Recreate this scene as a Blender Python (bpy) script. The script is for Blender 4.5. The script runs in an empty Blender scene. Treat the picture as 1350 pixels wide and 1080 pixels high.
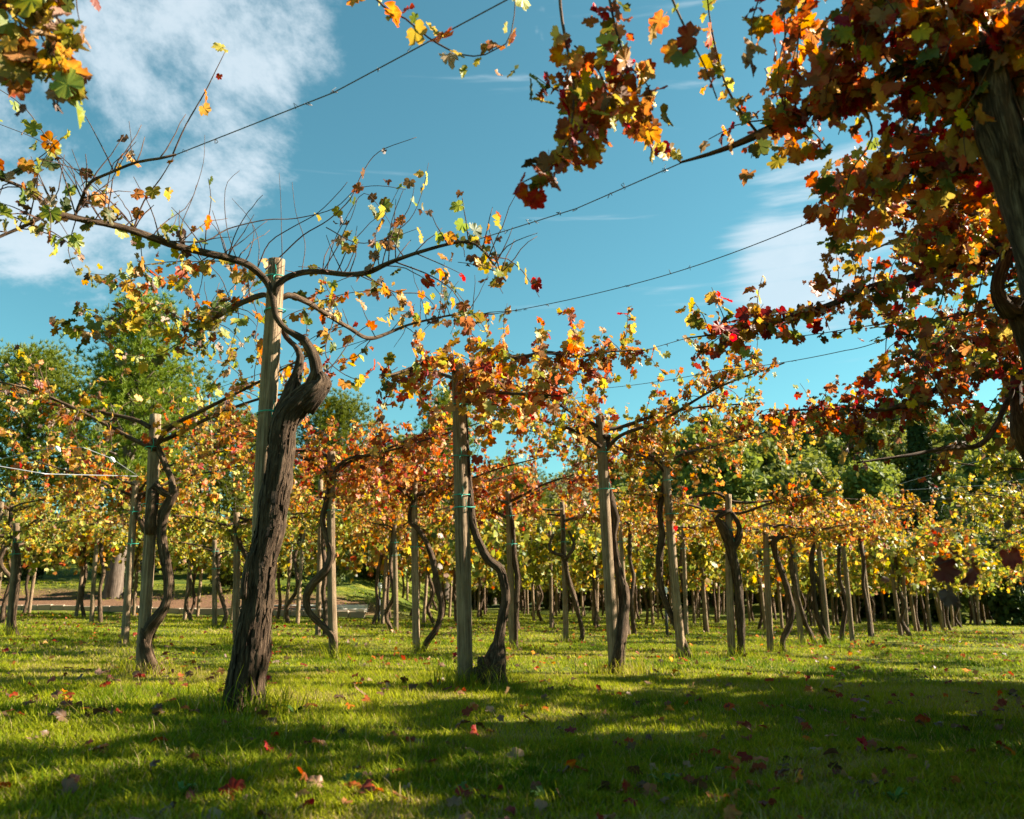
import bpy, math, random
import numpy as np
from mathutils import Vector, Matrix, noise
R = math.radians
scene = bpy.context.scene
col = scene.collection

# ------------------------------------------------------------------ camera
FPX = 1100.0                      # focal length in pixels of a 1350 wide frame
CAMH = 0.75
PITCH = math.atan((795 - 540) / FPX)
cam_d = bpy.data.cameras.new('Camera')
cam_d.sensor_width = 36.0
cam_d.lens = FPX / 1350 * 36.0
cam_d.clip_start = 0.05
cam_d.clip_end = 2000
cam_d.dof.use_dof = True
cam_d.dof.focus_distance = 7.4
cam_d.dof.aperture_fstop = 3.0
cam = bpy.data.objects.new('Camera', cam_d)
col.objects.link(cam)
cam.location = (0, 0, CAMH)
cam.rotation_euler = (R(90) + PITCH, 0, 0)
scene.camera = cam

def at(px, py, Y):
    """world point at depth Y (metres ahead) that lies in the direction of a picture point"""
    dx = (px - 675) / FPX; dy = (540 - py) / FPX
    s, c = math.sin(PITCH), math.cos(PITCH)
    d = Vector((dx, c - dy * s, s + dy * c))
    k = Y / d.y
    return Vector((d.x * k, Y, CAMH + d.z * k))

# ------------------------------------------------------------------ world
SUN_EL, SUN_AZ = R(33), R(80)
to_sun = Vector((math.cos(SUN_EL) * math.sin(SUN_AZ), math.cos(SUN_EL) * math.cos(SUN_AZ), math.sin(SUN_EL)))
world = bpy.data.worlds.new('World')
scene.world = world
world.use_nodes = True
wt = world.node_tree
for n in list(wt.nodes): wt.nodes.remove(n)

class NT:
    """small helper for node trees"""
    def __init__(s, tree): s.t = tree
    def n(s, kind, **kw):
        nd = s.t.nodes.new(kind)
        ins = kw.pop('ins', None)
        for k, v in kw.items(): setattr(nd, k, v)
        if ins:
            for k, v in ins.items():
                sock = nd.inputs[k]
                if isinstance(v, bpy.types.NodeSocket): s.t.links.new(v, sock)
                else: sock.default_value = v
        return nd
    def math(s, op, a, b=0.0, c=None, clamp=False):
        nd = s.n('ShaderNodeMath', operation=op, use_clamp=clamp)
        for i, v in enumerate((a, b) if c is None else (a, b, c)):
            if isinstance(v, bpy.types.NodeSocket): s.t.links.new(v, nd.inputs[i])
            else: nd.inputs[i].default_value = v
        return nd.outputs[0]
    def vmath(s, op, a, b):
        nd = s.n('ShaderNodeVectorMath', operation=op)
        for i, v in enumerate((a, b)):
            if isinstance(v, bpy.types.NodeSocket): s.t.links.new(v, nd.inputs[i])
            else: nd.inputs[i].default_value = v
        return nd
    def mix(s, f, a, b, mode='MIX'):
        nd = s.n('ShaderNodeMix', data_type='RGBA', blend_type=mode)
        for k, v in ((0, f), (6, a), (7, b)):
            if isinstance(v, bpy.types.NodeSocket): s.t.links.new(v, nd.inputs[k])
            elif k == 0: nd.inputs[k].default_value = v
            else: nd.inputs[k].default_value = (*v[:3], 1)
        return nd.outputs[2]
    def ramp(s, f, stops, interp='LINEAR'):
        nd = s.n('ShaderNodeValToRGB')
        cr = nd.color_ramp; cr.interpolation = interp
        while len(cr.elements) < len(stops): cr.elements.new(0.5)
        for e, (p, c) in zip(cr.elements, stops):
            e.position = p
            e.color = (c, c, c, 1) if isinstance(c, (int, float)) else (*c[:3], 1)
        s.t.links.new(f, nd.inputs[0])
        return nd.outputs[0]
    def noise(s, vec, scale, detail=4, rough=0.55, dist=0.0):
        nd = s.n('ShaderNodeTexNoise', ins={'Vector': vec, 'Scale': scale, 'Detail': detail, 'Roughness': rough, 'Distortion': dist})
        return nd.outputs[0]
    def sstep(s, v, a, b):
        nd = s.n('ShaderNodeMapRange', interpolation_type='SMOOTHSTEP', ins={0: v, 1: a, 2: b, 3: 0.0, 4: 1.0})
        return nd.outputs[0]

W = NT(wt)
tc = W.n('ShaderNodeTexCoord').outputs['Generated']
sky = W.n('ShaderNodeTexSky', sky_type='NISHITA', sun_disc=False, sun_elevation=SUN_EL, sun_rotation=SUN_AZ,
          altitude=200, air_density=1.0, dust_density=0.6, ozone_density=1.0)
tint = W.mix(1.0, sky.outputs[0], (0.485, 0.93, 0.77), 'MULTIPLY')
# clouds: noise on the sky dome, thicker in two banks
sep = W.n('ShaderNodeSeparateXYZ', ins={0: tc})
zz = W.math('ADD', W.math('MAXIMUM', sep.outputs[2], 0.0), 0.55)
cx = W.math('DIVIDE', sep.outputs[0], zz); cy = W.math('DIVIDE', sep.outputs[1], zz)
cvec = W.n('ShaderNodeCombineXYZ', ins={0: cx, 1: cy, 2: 0.35}).outputs[0]
puff = W.noise(cvec, 3.1, 10, 0.66, 0.2)
def bank(px, py, a, b):
    d = (at(px, py, 10) - Vector((0, 0, CAMH))).normalized()
    dt = W.vmath('DOT_PRODUCT', tc, tuple(d)).outputs['Value']
    return W.sstep(dt, a, b)
bA = bank(100, 50, 0.935, 0.99)
bA2 = bank(0, 330, 0.95, 0.999)
thr = W.math('ADD', W.math('ADD', puff, W.math('MULTIPLY', bA, 0.30)), W.math('MULTIPLY', bA2, 0.05))
mA = W.math('MULTIPLY', W.sstep(thr, 0.735, 0.88), 0.8)
mp = W.n('ShaderNodeMapping', ins={'Vector': tc, 'Rotation': (0, R(-20), 0), 'Scale': (2.0, 1.5, 22.0)})
str_n = W.noise(mp.outputs[0], 1.6, 7, 0.55, 0.3)
bB = W.math('MULTIPLY', bank(1110, 325, 0.988, 0.9985), W.math('ADD', 0.25, W.noise(tc, 6.0, 3)))
mB = W.math('MULTIPLY', W.sstep(W.math('ADD', str_n, W.math('MULTIPLY', bB, 0.34)), 0.62, 0.86), 0.85)
small = W.math('MULTIPLY', W.sstep(W.noise(cvec, 6.5, 6, 0.6, 0.2), 0.72, 0.80), 0.45)
cm = W.math('MAXIMUM', W.math('MAXIMUM', mA, mB), small)
cm = W.math('MULTIPLY', cm, W.sstep(sep.outputs[2], 0.02, 0.15))
ccol = W.mix(W.sstep(puff, 0.45, 0.75), (3.4, 4.1, 4.6), (4.4, 4.8, 5.15))
skyc = W.mix(cm, tint, ccol)
bg = W.n('ShaderNodeBackground', ins={'Color': skyc, 'Strength': 0.05})
wo = W.n('ShaderNodeOutputWorld', ins={'Surface': bg.outputs[0]})

# ------------------------------------------------------------------ sun
sd = bpy.data.lights.new('Sun', 'SUN')
sd.energy = 5.0
sd.angle = R(0.53)
sd.color = (1.0, 0.91, 0.74)
sun = bpy.data.objects.new('Sun', sd)
col.objects.link(sun)
sun.rotation_euler = to_sun.to_track_quat('Z', 'Y').to_euler()
sun.location = to_sun * 60

# ------------------------------------------------------------------ view
scene.view_settings.view_transform = 'Standard'
scene.view_settings.look = 'None'
scene.view_settings.exposure = 2.08
scene.view_settings.gamma = 1.0
scene.cycles.use_denoising = True
scene.cycles.max_bounces = 8
scene.cycles.diffuse_bounces = 4
scene.cycles.transmission_bounces = 5
scene.cycles.sample_clamp_indirect = 6.0

# ------------------------------------------------------------------ helpers
rnd = random.Random(7)
def tag(o, label=None, cat=None, group=None, kind=None):
    if label: o['label'] = label
    if cat: o['category'] = cat
    if group: o['group'] = group
    if kind: o['kind'] = kind
    return o
def empty(name, loc, rz=0.0):
    o = bpy.data.objects.new(name, None); col.objects.link(o)
    o.empty_display_size = 0.1
    o.location = loc; o.rotation_euler = (0, 0, rz)
    return o
def link(name, me, parent=None, loc=(0, 0, 0)):
    o = bpy.data.objects.new(name, me); col.objects.link(o)
    o.parent = parent; o.location = loc
    return o
def ss(a, b, v):
    t = np.clip((v - a) / (b - a), 0, 1)
    return t * t * (3 - 2 * t)
def gz(x, y):
    """height of the ground"""
    x = np.asarray(x, float); y = np.asarray(y, float)
    z = -0.55 * np.tanh(x / 25) + 0.004 * np.clip(y, -20, 60)
    z = z + 0.022 * np.sin(.8 * x + .4) * np.sin(.65 * y + 1) + 0.012 * np.sin(1.9 * x + 1.1 * y)
    left = ss(-2.5, -7.0, x)
    z = z + left * (1.05 * ss(29.3, 33.5, y) + 1.3 * ss(33.5, 44, y))
    z = z + ss(60, 135, y) * (7 + 12.5 * ss(0, 50, x) + 1.2 * np.sin(x * .06)) + ss(40, 64, y) * 1.2 * ss(-5, 25, x)
    return z
def g1(x, y): return float(gz(x, y))
def ghit(px, py):
    """point of the ground seen at a picture point"""
    lo, hi = 1.0, 60.0
    f = lambda Y: (lambda p: p.z - g1(p.x, p.y))(at(px, py, Y))
    for _ in range(50):
        m = (lo + hi) / 2
        if f(m) > 0: lo = m
        else: hi = m
    return at(px, py, lo)

def mesh_np(name, V, T, mats, mi=None, attrs=None, smooth=False):
    """triangle mesh from arrays; attrs: name -> (type, array per vertex)"""
    V = np.ascontiguousarray(V, np.float32); T = np.ascontiguousarray(T, np.int32)
    me = bpy.data.meshes.new(name)
    me.vertices.add(len(V)); me.vertices.foreach_set('co', V.ravel())
    k = T.shape[1]
    me.loops.add(T.size); me.loops.foreach_set('vertex_index', T.ravel())
    me.polygons.add(len(T))
    me.polygons.foreach_set('loop_start', np.arange(0, T.size, k, dtype=np.int32))
    for m in mats: me.materials.append(m)
    if mi is not None: me.polygons.foreach_set('material_index', np.ascontiguousarray(mi, np.int32))
    if smooth: me.polygons.foreach_set('use_smooth', np.ones(len(T), bool))
    for an, (ty, arr) in (attrs or {}).items():
        a = me.attributes.new(an, ty, 'POINT')
        arr = np.ascontiguousarray(arr, np.float32)
        if ty == 'FLOAT': a.data.foreach_set('value', arr.ravel())
        elif ty == 'FLOAT_VECTOR': a.data.foreach_set('vector', arr.ravel())
        else: a.data.foreach_set('color', arr.ravel())
    me.update(calc_edges=True)
    return me

def smooth_path(pts, rad, step):
    """Catmull-Rom through the points, resampled at about the given step"""
    P = [Vector(p) for p in pts]
    if len(P) == 2: P = [P[0], (P[0] + P[1]) / 2, P[1]]; rad = [rad[0], (rad[0] + rad[-1]) / 2, rad[-1]]
    out, ro = [], []
    n = len(P)
    for i in range(n - 1):
        p0 = P[i - 1] if i else P[0] * 2 - P[1]
        p1, p2 = P[i], P[i + 1]
        p3 = P[i + 2] if i + 2 < n else P[-1] * 2 - P[-2]
        m = max(1, int((p2 - p1).length / step))
        for j in range(m):
            t = j / m; t2 = t * t; t3 = t2 * t
            out.append(0.5 * ((2 * p1) + (-p0 + p2) * t + (2 * p0 - 5 * p1 + 4 * p2 - p3) * t2 + (-p0 + 3 * p1 - 3 * p2 + p3) * t3))
            ro.append(rad[i] + (rad[i + 1] - rad[i]) * t)
    out.append(P[-1]); ro.append(rad[-1])
    return out, ro

class Geo:
    """collects swept tubes, boxes and strips and links them as one mesh"""
    def __init__(s): s.V, s.F, s.T, s.M = [], [], [], []
    def tube(s, pts, rad, sides=8, step=0.08, rough=0.0, freq=3.0, seed=0.0, twist=0.0, m=0, cap=True, lobes=0.0, resample=True):
        P, Rr = smooth_path(pts, rad, step) if resample else ([Vector(p) for p in pts], list(rad))
        n = len(P); b = len(s.V)
        up = None; L = 0.0
        for i in range(n):
            t = (P[min(i + 1, n - 1)] - P[max(i - 1, 0)])
            t = t.normalized() if t.length > 1e-9 else Vector((0, 0, 1))
            if up is None:
                up = t.orthogonal().normalized()
            up = (up - t * up.dot(t))
            up = up.normalized() if up.length > 1e-6 else t.orthogonal().normalized()
            sd_ = t.cross(up)
            if i: L += (P[i] - P[i - 1]).length
            for k in range(sides):
                a = 2 * math.pi * k / sides + twist * L
                c, q = math.cos(a), math.sin(a)
                r = Rr[i]
                if rough:
                    nz = noise.noise(Vector((c * 1.3 + seed, q * 1.3, L * freq)))
                    n2 = noise.noise(Vector((c * 4.2 + seed, q * 4.2 + 7, L * freq * 0.8)))
                    n3 = abs(noise.noise(Vector((c * 7.0 + seed, q * 7.0 + 3, L * freq * .7)))) * 1.6 - .4
                    r *= 1 + rough * (nz * 1.0 + n2 * 0.75 + n3 * 0.45)
                if lobes: r *= 1 + lobes * math.cos(3 * a + seed + 1.5 * L)
                s.V.append(P[i] + up * (c * r) + sd_ * (q * r))
                s.T.append((c * Rr[i], q * Rr[i], L + seed * 3.1))
        for i in range(n - 1):
            for k in range(sides):
                k2 = (k + 1) % sides
                s.F.append((b + i * sides + k, b + i * sides + k2, b + (i + 1) * sides + k2, b + (i + 1) * sides + k)); s.M.append(m)
        if cap:
            for i, fl in ((0, True), (n - 1, False)):
                c = len(s.V); s.V.append(P[i].copy()); s.T.append((0, 0, L * i))
                for k in range(sides):
                    k2 = (k + 1) % sides
                    f = (b + i * sides + k, b + i * sides + k2, c)
                    s.F.append(f[::-1] if fl else f); s.M.append(m)
        return s
    def quadstrip(s, left, right, m=0):
        b = len(s.V)
        for i, (l, r) in enumerate(zip(left, right)):
            s.V += [Vector(l), Vector(r)]; s.T += [(0.02, 0, i * .05 + b * .01), (-.02, 0, i * .05 + b * .01)]
        for i in range(len(left) - 1):
            s.F.append((b + 2 * i, b + 2 * i + 1, b + 2 * i + 3, b + 2 * i + 2)); s.M.append(m)
    def box(s, c, size, rz=0.0, jit=0.0, m=0, bev=0.0):
        b = len(s.V)
        cs, sn = math.cos(rz), math.sin(rz)
        hx, hy, hz = (q / 2 for q in size)
        lv = []
        bx, by, bz_ = min(bev, hx * .4), min(bev, hy * .4), min(bev, hz * .4)
        for (zz_, ins) in ((-hz, 1), (-hz + bz_, 0), (hz - bz_, 0), (hz, 1)):
            for sx, sy in ((-1, -1), (1, -1), (1, 1), (-1, 1)):
                x = sx * (hx - bx * ins) + rnd.uniform(-jit, jit); y = sy * (hy - by * ins) + rnd.uniform(-jit, jit)
                z = zz_ + rnd.uniform(-jit, jit)
                s.V.append(Vector((c[0] + x * cs - y * sn, c[1] + x * sn + y * cs, c[2] + z))); s.T.append((x, y, z))
        for i in range(3):
            for k in range(4):
                k2 = (k + 1) % 4
                s.F.append((b + i * 4 + k, b + i * 4 + k2, b + i * 4 + 4 + k2, b + i * 4 + 4 + k)); s.M.append(m)
        s.F.append((b + 3, b + 2, b + 1, b)); s.F.append((b + 12, b + 13, b + 14, b + 15)); s.M += [m, m]
    def mesh(s, name, mats, origin=(0, 0, 0), smooth=True):
        me = bpy.data.meshes.new(name)
        o = Vector(origin)
        me.from_pydata([tuple(v - o) for v in s.V], [], s.F)
        a = me.attributes.new('tc', 'FLOAT_VECTOR', 'POINT')
        a.data.foreach_set('vector', np.array(s.T, np.float32).ravel())
        for m in (mats if isinstance(mats, (list, tuple)) else [mats]): me.materials.append(m)
        me.polygons.foreach_set('material_index', np.array(s.M, np.int32))
        if smooth: me.polygons.foreach_set('use_smooth', np.ones(len(s.F), bool))
        me.update()
        return me
    def build(s, name, mats, parent=None, origin=(0, 0, 0), smooth=True):
        return link(name, s.mesh(name, mats, origin, smooth), parent)

# ------------------------------------------------------------------ materials
def new_mat(name):
    m = bpy.data.materials.new(name); m.use_nodes = True
    t = m.node_tree
    for n in list(t.nodes): t.nodes.remove(n)
    return m, NT(t)
def out(N, sh): N.n('ShaderNodeOutputMaterial', ins={'Surface': sh})

def leaf_mat(name, c0, c1, trans=0.46, hue=0.04, val=0.5, rough=0.5, green=None):
    m, N = new_mat(name)
    ed = N.n('ShaderNodeAttribute', attribute_name='edge').outputs['Fac']
    rn = N.n('ShaderNodeAttribute', attribute_name='rnd').outputs['Fac']
    orr = N.n('ShaderNodeObjectInfo').outputs['Random']
    pos = N.n('ShaderNodeNewGeometry').outputs['Position']
    r1 = N.math('FRACT', N.math('ADD', rn, orr))
    r2 = N.math('FRACT', N.math('MULTIPLY', r1, 7.31))
    r3 = N.math('FRACT', N.math('MULTIPLY', r1, 23.7))
    bl = N.noise(pos, 38.0, 3, 0.6)
    f = N.math('ADD', N.math('MULTIPLY', ed, 0.9), N.math('MULTIPLY', N.math('SUBTRACT', bl, 0.5), 1.7))
    f = N.math('ADD', f, N.math('MULTIPLY', N.math('SUBTRACT', r2, 0.5), 0.9))
    base = N.mix(N.sstep(f, 0.1, 0.95), c0, c1)
    rim = N.math('MULTIPLY', N.sstep(N.math('ADD', ed, N.math('MULTIPLY', N.math('SUBTRACT', bl, 0.5), 1.2)), 0.95, 1.25), N.sstep(r3, 0.35, 0.6))
    base = N.mix(N.math('MULTIPLY', rim, 0.8), base, (0.13, 0.06, 0.03))
    spot = N.sstep(N.noise(pos, 95.0, 2), 0.66, 0.74)
    base = N.mix(N.math('MULTIPLY', spot, 0.6), base, (0.09, 0.045, 0.025))
    hs = N.n('ShaderNodeHueSaturation', ins={'Color': base,
        'Hue': N.math('ADD', 0.5, N.math('MULTIPLY', N.math('SUBTRACT', r3, 0.5), hue)),
        'Saturation': N.math('ADD', 0.88, N.math('MULTIPLY', r2, 0.22)),
        'Value': N.math('ADD', 0.75 - val * 0.55, N.math('MULTIPLY', r1, val))}).outputs[0]
    bp = N.n('ShaderNodeBump', ins={'Strength': 0.25, 'Distance': 0.004, 'Height': N.noise(pos, 120.0, 2)})
    pr = N.n('ShaderNodeBsdfPrincipled', ins={'Base Color': hs, 'Roughness': rough, 'Specular IOR Level': 0.35, 'Normal': bp.outputs[0]})
    tcx = N.mix(1.0, hs, (1.25, 1.08, 0.75), 'MULTIPLY')
    tr = N.n('ShaderNodeBsdfTranslucent', ins={'Color': tcx})
    mx = N.n('ShaderNodeMixShader', ins={0: trans, 1: pr.outputs[0], 2: tr.outputs[0]})
    out(N, mx.outputs[0])
    return m
LEAF = [leaf_mat('leaf_crimson', (.30, .045, .02), (.26, .018, .014)),
        leaf_mat('leaf_red', (.52, .15, .025), (.50, .035, .014)),
        leaf_mat('leaf_orange', (.64, .27, .03), (.56, .11, .015)),
        leaf_mat('leaf_gold', (.66, .40, .035), (.58, .22, .022)),
        leaf_mat('leaf_yellow', (.56, .47, .045), (.58, .40, .032)),
        leaf_mat('leaf_lime', (.25, .33, .035), (.42, .40, .04)),
        leaf_mat('leaf_olive', (.10, .145, .025), (.24, .18, .035)),
        leaf_mat('leaf_brown', (.17, .075, .035), (.10, .05, .03), trans=0.25),
        leaf_mat('leaf_tan', (.40, .25, .15), (.33, .19, .115), trans=0.3)]
CR, RE, OR, GO, YE, LI, OL, BR, TA = range(9)
def pal(**k):
    w = np.zeros(9)
    for a, v in k.items(): w[dict(cr=0, re=1, o=2, g=3, y=4, l=5, ol=6, b=7, t=8)[a]] = v
    return w / w.sum()

def bark_mat(name, dark, mid, light, scale=1.0, bump=0.9, light_amt=0.5, stretch=7.0):
    m, N = new_mat(name)
    tcn = N.n('ShaderNodeAttribute', attribute_name='tc').outputs['Vector']
    mp = N.n('ShaderNodeMapping', ins={'Vector': tcn, 'Scale': (55 * scale, 55 * scale, stretch * scale)})
    fib = N.noise(mp.outputs[0], 1.0, 6, 0.65, 0.6)
    mp2 = N.n('ShaderNodeMapping', ins={'Vector': tcn, 'Scale': (120 * scale, 120 * scale, 9 * scale)})
    fine = N.noise(mp2.outputs[0], 1.0, 4, 0.6, 0.3)
    pos = N.n('ShaderNodeNewGeometry').outputs['Position']
    big = N.noise(pos, 5.0, 4)
    h = N.math('ADD', fib, N.math('MULTIPLY', fine, 0.45))
    c = N.ramp(h, [(0.45, dark), (0.72, mid), (0.95, light)])
    c = N.mix(N.math('MULTIPLY', N.sstep(big, 0.42, 0.72), light_amt), c, light)
    orr = N.n('ShaderNodeObjectInfo').outputs['Random']
    hs = N.n('ShaderNodeHueSaturation', ins={'Color': c, 'Value': N.math('ADD', 0.8, N.math('MULTIPLY', orr, 0.4))}).outputs[0]
    bp = N.n('ShaderNodeBump', ins={'Strength': bump, 'Distance': 0.02, 'Height': h})
    pr = N.n('ShaderNodeBsdfPrincipled', ins={'Base Color': hs, 'Roughness': 0.88, 'Specular IOR Level': 0.2, 'Normal': bp.outputs[0]})
    out(N, pr.outputs[0])
    return m
BARK = bark_mat('vine_bark', (.009, .005, .003), (.054, .030, .016), (.19, .122, .074), light_amt=0.25, bump=1.0)
CANE = bark_mat('cane_bark', (.022, .012, .008), (.085, .046, .032), (.16, .098, .068), scale=2.0, bump=0.4, light_amt=0.3)
POST = bark_mat('weathered_wood', (.045, .027, .015), (.180, .116, .066), (.35, .245, .155), scale=0.9, bump=1.0, light_amt=0.40, stretch=1.8)
TBARK = bark_mat('tree_bark', (.03, .022, .017), (.12, .085, .062), (.22, .165, .125), scale=0.25, bump=0.9, light_amt=0.25)

def plain(name, c, rough=0.5, metal=0.0, spec=0.4, var=0.0):
    m, N = new_mat(name)
    base = c
    pr = N.n('ShaderNodeBsdfPrincipled', ins={'Roughness': rough, 'Metallic': metal, 'Specular IOR Level': spec})
    pos = N.n('ShaderNodeNewGeometry').outputs['Position']
    cc = N.mix(N.math('MULTIPLY', N.noise(pos, 30.0, 4), var), c, tuple(q * .35 for q in c))
    N.t.links.new(cc, pr.inputs['Base Color'])
    out(N, pr.outputs[0])
    return m
TIE = plain('green_twine', (.012, .30, .22), 0.45, var=0.25)
WIRE = plain('wire_metal', (.09, .085, .085), 0.5, 0.3, var=0.5)
WIREL = plain('pale_wire', (.35, .35, .36), 0.4, 0.6, var=0.3)
WHITE = plain('white_paint', (.78, .77, .74), 0.6, var=0.15)
DARKM = plain('dark_metal', (.05, .05, .05), 0.5, var=0.2)
STONE = plain('kerb_stone', (.42, .31, .22), 0.9, var=0.6)
PSTONE = plain('pale_stone', (.80, .75, .66), 0.9, var=0.35)

# ground sheet: soil and thatch seen between the blades, bare earth on the bank
m, N = new_mat('ground')
GROUND = m
pos = N.n('ShaderNodeNewGeometry').outputs['Position']
sp = N.n('ShaderNodeSeparateXYZ', ins={0: pos})
n1 = N.noise(pos, 0.9, 6, 0.6); n2 = N.noise(pos, 9.0, 5, 0.65); n3 = N.noise(pos, 60.0, 4, 0.6)
gcol = N.mix(N.sstep(n1, 0.40, 0.64), (.055, .085, .006), (.19, .19, .018))
gcol = N.mix(N.math('MULTIPLY', N.sstep(n2, 0.50, 0.72), 0.55), gcol, (.22, .18, .085))
gcol = N.mix(N.math('MULTIPLY', N.sstep(n3, 0.45, 0.7), 0.5), gcol, (.030, .040, .012))
ym = N.math('ADD', sp.outputs[1], N.math('MULTIPLY', N.math('SUBTRACT', n1, 0.5), 3.0))
soil = N.math('MULTIPLY', N.sstep(ym, 29.0, 29.9), N.sstep(ym, 33.6, 31.6))
soil = N.math('MULTIPLY', soil, N.sstep(sp.outputs[0], -3.0, -6.0))
gcol = N.mix(soil, gcol, N.mix(n2, (.11, .055, .030), (.19, .105, .060)))
wood = N.sstep(sp.outputs[1], 58, 66)
gcol = N.mix(wood, gcol, N.mix(n1, (.025, .035, .012), (.05, .065, .02)))
bp = N.n('ShaderNodeBump', ins={'Strength': 0.8, 'Distance': 0.03, 'Height': N.math('ADD', n2, n3)})
out(N, N.n('ShaderNodeBsdfPrincipled', ins={'Base Color': gcol, 'Roughness': 0.95, 'Specular IOR Level': 0.1, 'Normal': bp.outputs[0]}).outputs[0])

# grass blades carry their own colour
m, N = new_mat('grass')
GRASS = m
gc = N.n('ShaderNodeAttribute', attribute_name='gcol').outputs['Color']
pr = N.n('ShaderNodeBsdfPrincipled', ins={'Base Color': gc, 'Roughness': 0.75, 'Specular IOR Level': 0.1})
tr = N.n('ShaderNodeBsdfTranslucent', ins={'Color': N.mix(1.0, gc, (1.15, 1.15, 0.7), 'MULTIPLY')})
out(N, N.n('ShaderNodeMixShader', ins={0: 0.45, 1: pr.outputs[0], 2: tr.outputs[0]}).outputs[0])

def foliage_mat(name, a, b, trans=0.3, var=0.5):
    m, N = new_mat(name)
    pos = N.n('ShaderNodeNewGeometry').outputs['Position']
    rn = N.n('ShaderNodeAttribute', attribute_name='rnd').outputs['Fac']
    orr = N.n('ShaderNodeObjectInfo').outputs['Random']
    f = N.math('ADD', N.math('MULTIPLY', rn, 0.65), N.math('MULTIPLY', N.noise(pos, 0.6, 3), 0.5), clamp=True)
    c = N.mix(f, a, b)
    hs = N.n('ShaderNodeHueSaturation', ins={'Color': c, 'Hue': N.math('ADD', 0.485, N.math('MULTIPLY', orr, 0.03)),
                                           'Value': N.math('ADD', 1.0 - var / 2, N.math('MULTIPLY', orr, var))}).outputs[0]
    pr = N.n('ShaderNodeBsdfPrincipled', ins={'Base Color': hs, 'Roughness': 0.6, 'Specular IOR Level': 0.25})
    tr = N.n('ShaderNodeBsdfTranslucent', ins={'Color': N.mix(1.0, hs, (1.2, 1.15, 0.6), 'MULTIPLY')})
    out(N, N.n('ShaderNodeMixShader', ins={0: trans, 1: pr.outputs[0], 2: tr.outputs[0]}).outputs[0])
    return m
F_BROAD = foliage_mat('broadleaf', (.078, .105, .020), (.22, .225, .050), 0.40)
F_PALE = foliage_mat('pale_broadleaf', (.10, .12, .04), (.20, .21, .08))
F_DARK = foliage_mat('dark_shrub', (.03, .045, .010), (.09, .11, .025))
F_HEDGE = foliage_mat('yellow_hedge', (.13, .15, .02), (.30, .26, .04), 0.45)
F_PINE = foliage_mat('pine_needles', (.065, .105, .006), (.185, .205, .016), 0.32)
F_CYP = foliage_mat('cypress', (.012, .028, .007), (.050, .085, .015), 0.12)
F_BARE = foliage_mat('bare_tree', (.20, .19, .12), (.33, .30, .17), 0.3)
F_WHITE = foliage_mat('white_blossom', (.62, .60, .58), (.85, .83, .80), 0.2, 0.1)

# ------------------------------------------------------------------ ground
def spaced(a, b, near, far, c):
    v = [c]
    while v[-1] < b: v.append(v[-1] + near + (far - near) * min(1, max(0, (v[-1] - c) / 90)))
    w = [c]
    while w[-1] > a: w.append(w[-1] - near - (far - near) * min(1, max(0, (c - w[-1]) / 90)))
    return np.array(w[:0:-1] + v)
xs = spaced(-420, 420, 0.5, 9, 0.0); ys = spaced(-60, 700, 0.45, 9, 4.0)
X, Y = np.meshgrid(xs, ys)
V = np.stack([X, Y, gz(X, Y)], -1).reshape(-1, 3)
nx = len(xs); ny = len(ys)
ii = (np.arange(ny - 1)[:, None] * nx + np.arange(nx - 1)[None]).ravel()
ground = link('ground', mesh_np('ground', V, np.stack([ii, ii + 1, ii + nx + 1, ii + nx], 1), [GROUND], smooth=True))
ground['kind'] = 'structure'

# ------------------------------------------------------------------ leaves
HALF = [(0, 1.0), (.11, .87), (.24, .84), (.25, .71), (.33, .62), (.43, .69), (.56, .71), (.74, .60), (.70, .46), (.75, .33), (.62, .22),
        (.70, .10), (.75, -.06), (.64, -.18), (.54, -.34), (.33, -.38), (.17, -.30), (.05, -.06)]
def leaf_template(lod, var):
    r = random.Random(100 + var)
    H = {0: HALF, 1: [HALF[i] for i in (0, 2, 4, 7, 10, 12, 14, 17)], 2: [HALF[i] for i in (0, 4, 7, 12, 15)]}[lod]
    pts = H + [(-x, y) for x, y in H[::-1] if x > 0]
    fold = (0.35, 0.7, -0.4, 1.1, 0.25, 1.5)[var]
    curl = (-0.4, -0.7, 0.5, -1.1, -0.3, -1.3)[var]
    V = [(0, .12)] + pts; Z = []; E = []
    for i, (x, y) in enumerate(V):
        jx = 0 if i == 0 else r.uniform(-.045, .045); jy = 0 if i == 0 else r.uniform(-.045, .045)
        x += jx; y += jy
        rr = math.hypot(x, y - .12)
        z = fold * abs(x) ** 1.2 * .55 + curl * rr * rr * .6 + (0 if i == 0 else r.uniform(-.13, .13))
        k = 1.0 - .22 * abs(fold) if abs(fold) > .8 else 1.0
        Z.append((x * k, y + .45, z)); E.append(min(1.0, rr * 1.25) * (.5 if i and (round(abs(V[i][0]), 2), V[i][1]) in ((0, 1.0), (.74, .60), (.75, -.06), (.54, -.34)) else 1.0))
    n = len(pts)
    T = [(0, 1 + (i + 1) % n, 1 + i) for i in range(n)]
    if lod < 2:
        b = len(Z)
        Z += [(-.018, 0, 0), (.018, 0, 0), (.02, .57, .02), (-.02, .57, .02)]; E += [0, 0, 0, 0]
        T += [(b, b + 1, b + 2), (b, b + 2, b + 3)]
    return np.array(Z, np.float32), np.array(T, np.int32), np.array(E, np.float32)
NVAR = 6
TPL = [[leaf_template(l, v) for v in range(NVAR)] for l in range(3)]
LEAFMESH = {}
def leaf_mesh(var, mat):
    k = (var, mat)
    if k not in LEAFMESH:
        v, t, e = TPL[0][var]
        LEAFMESH[k] = mesh_np('leaf', v, t, [LEAF[mat]], attrs={'edge': ('FLOAT', e), 'rnd': ('FLOAT', np.full(len(v), (var * .37 + mat * .11) % 1.0))})
    return LEAFMESH[k]

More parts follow.
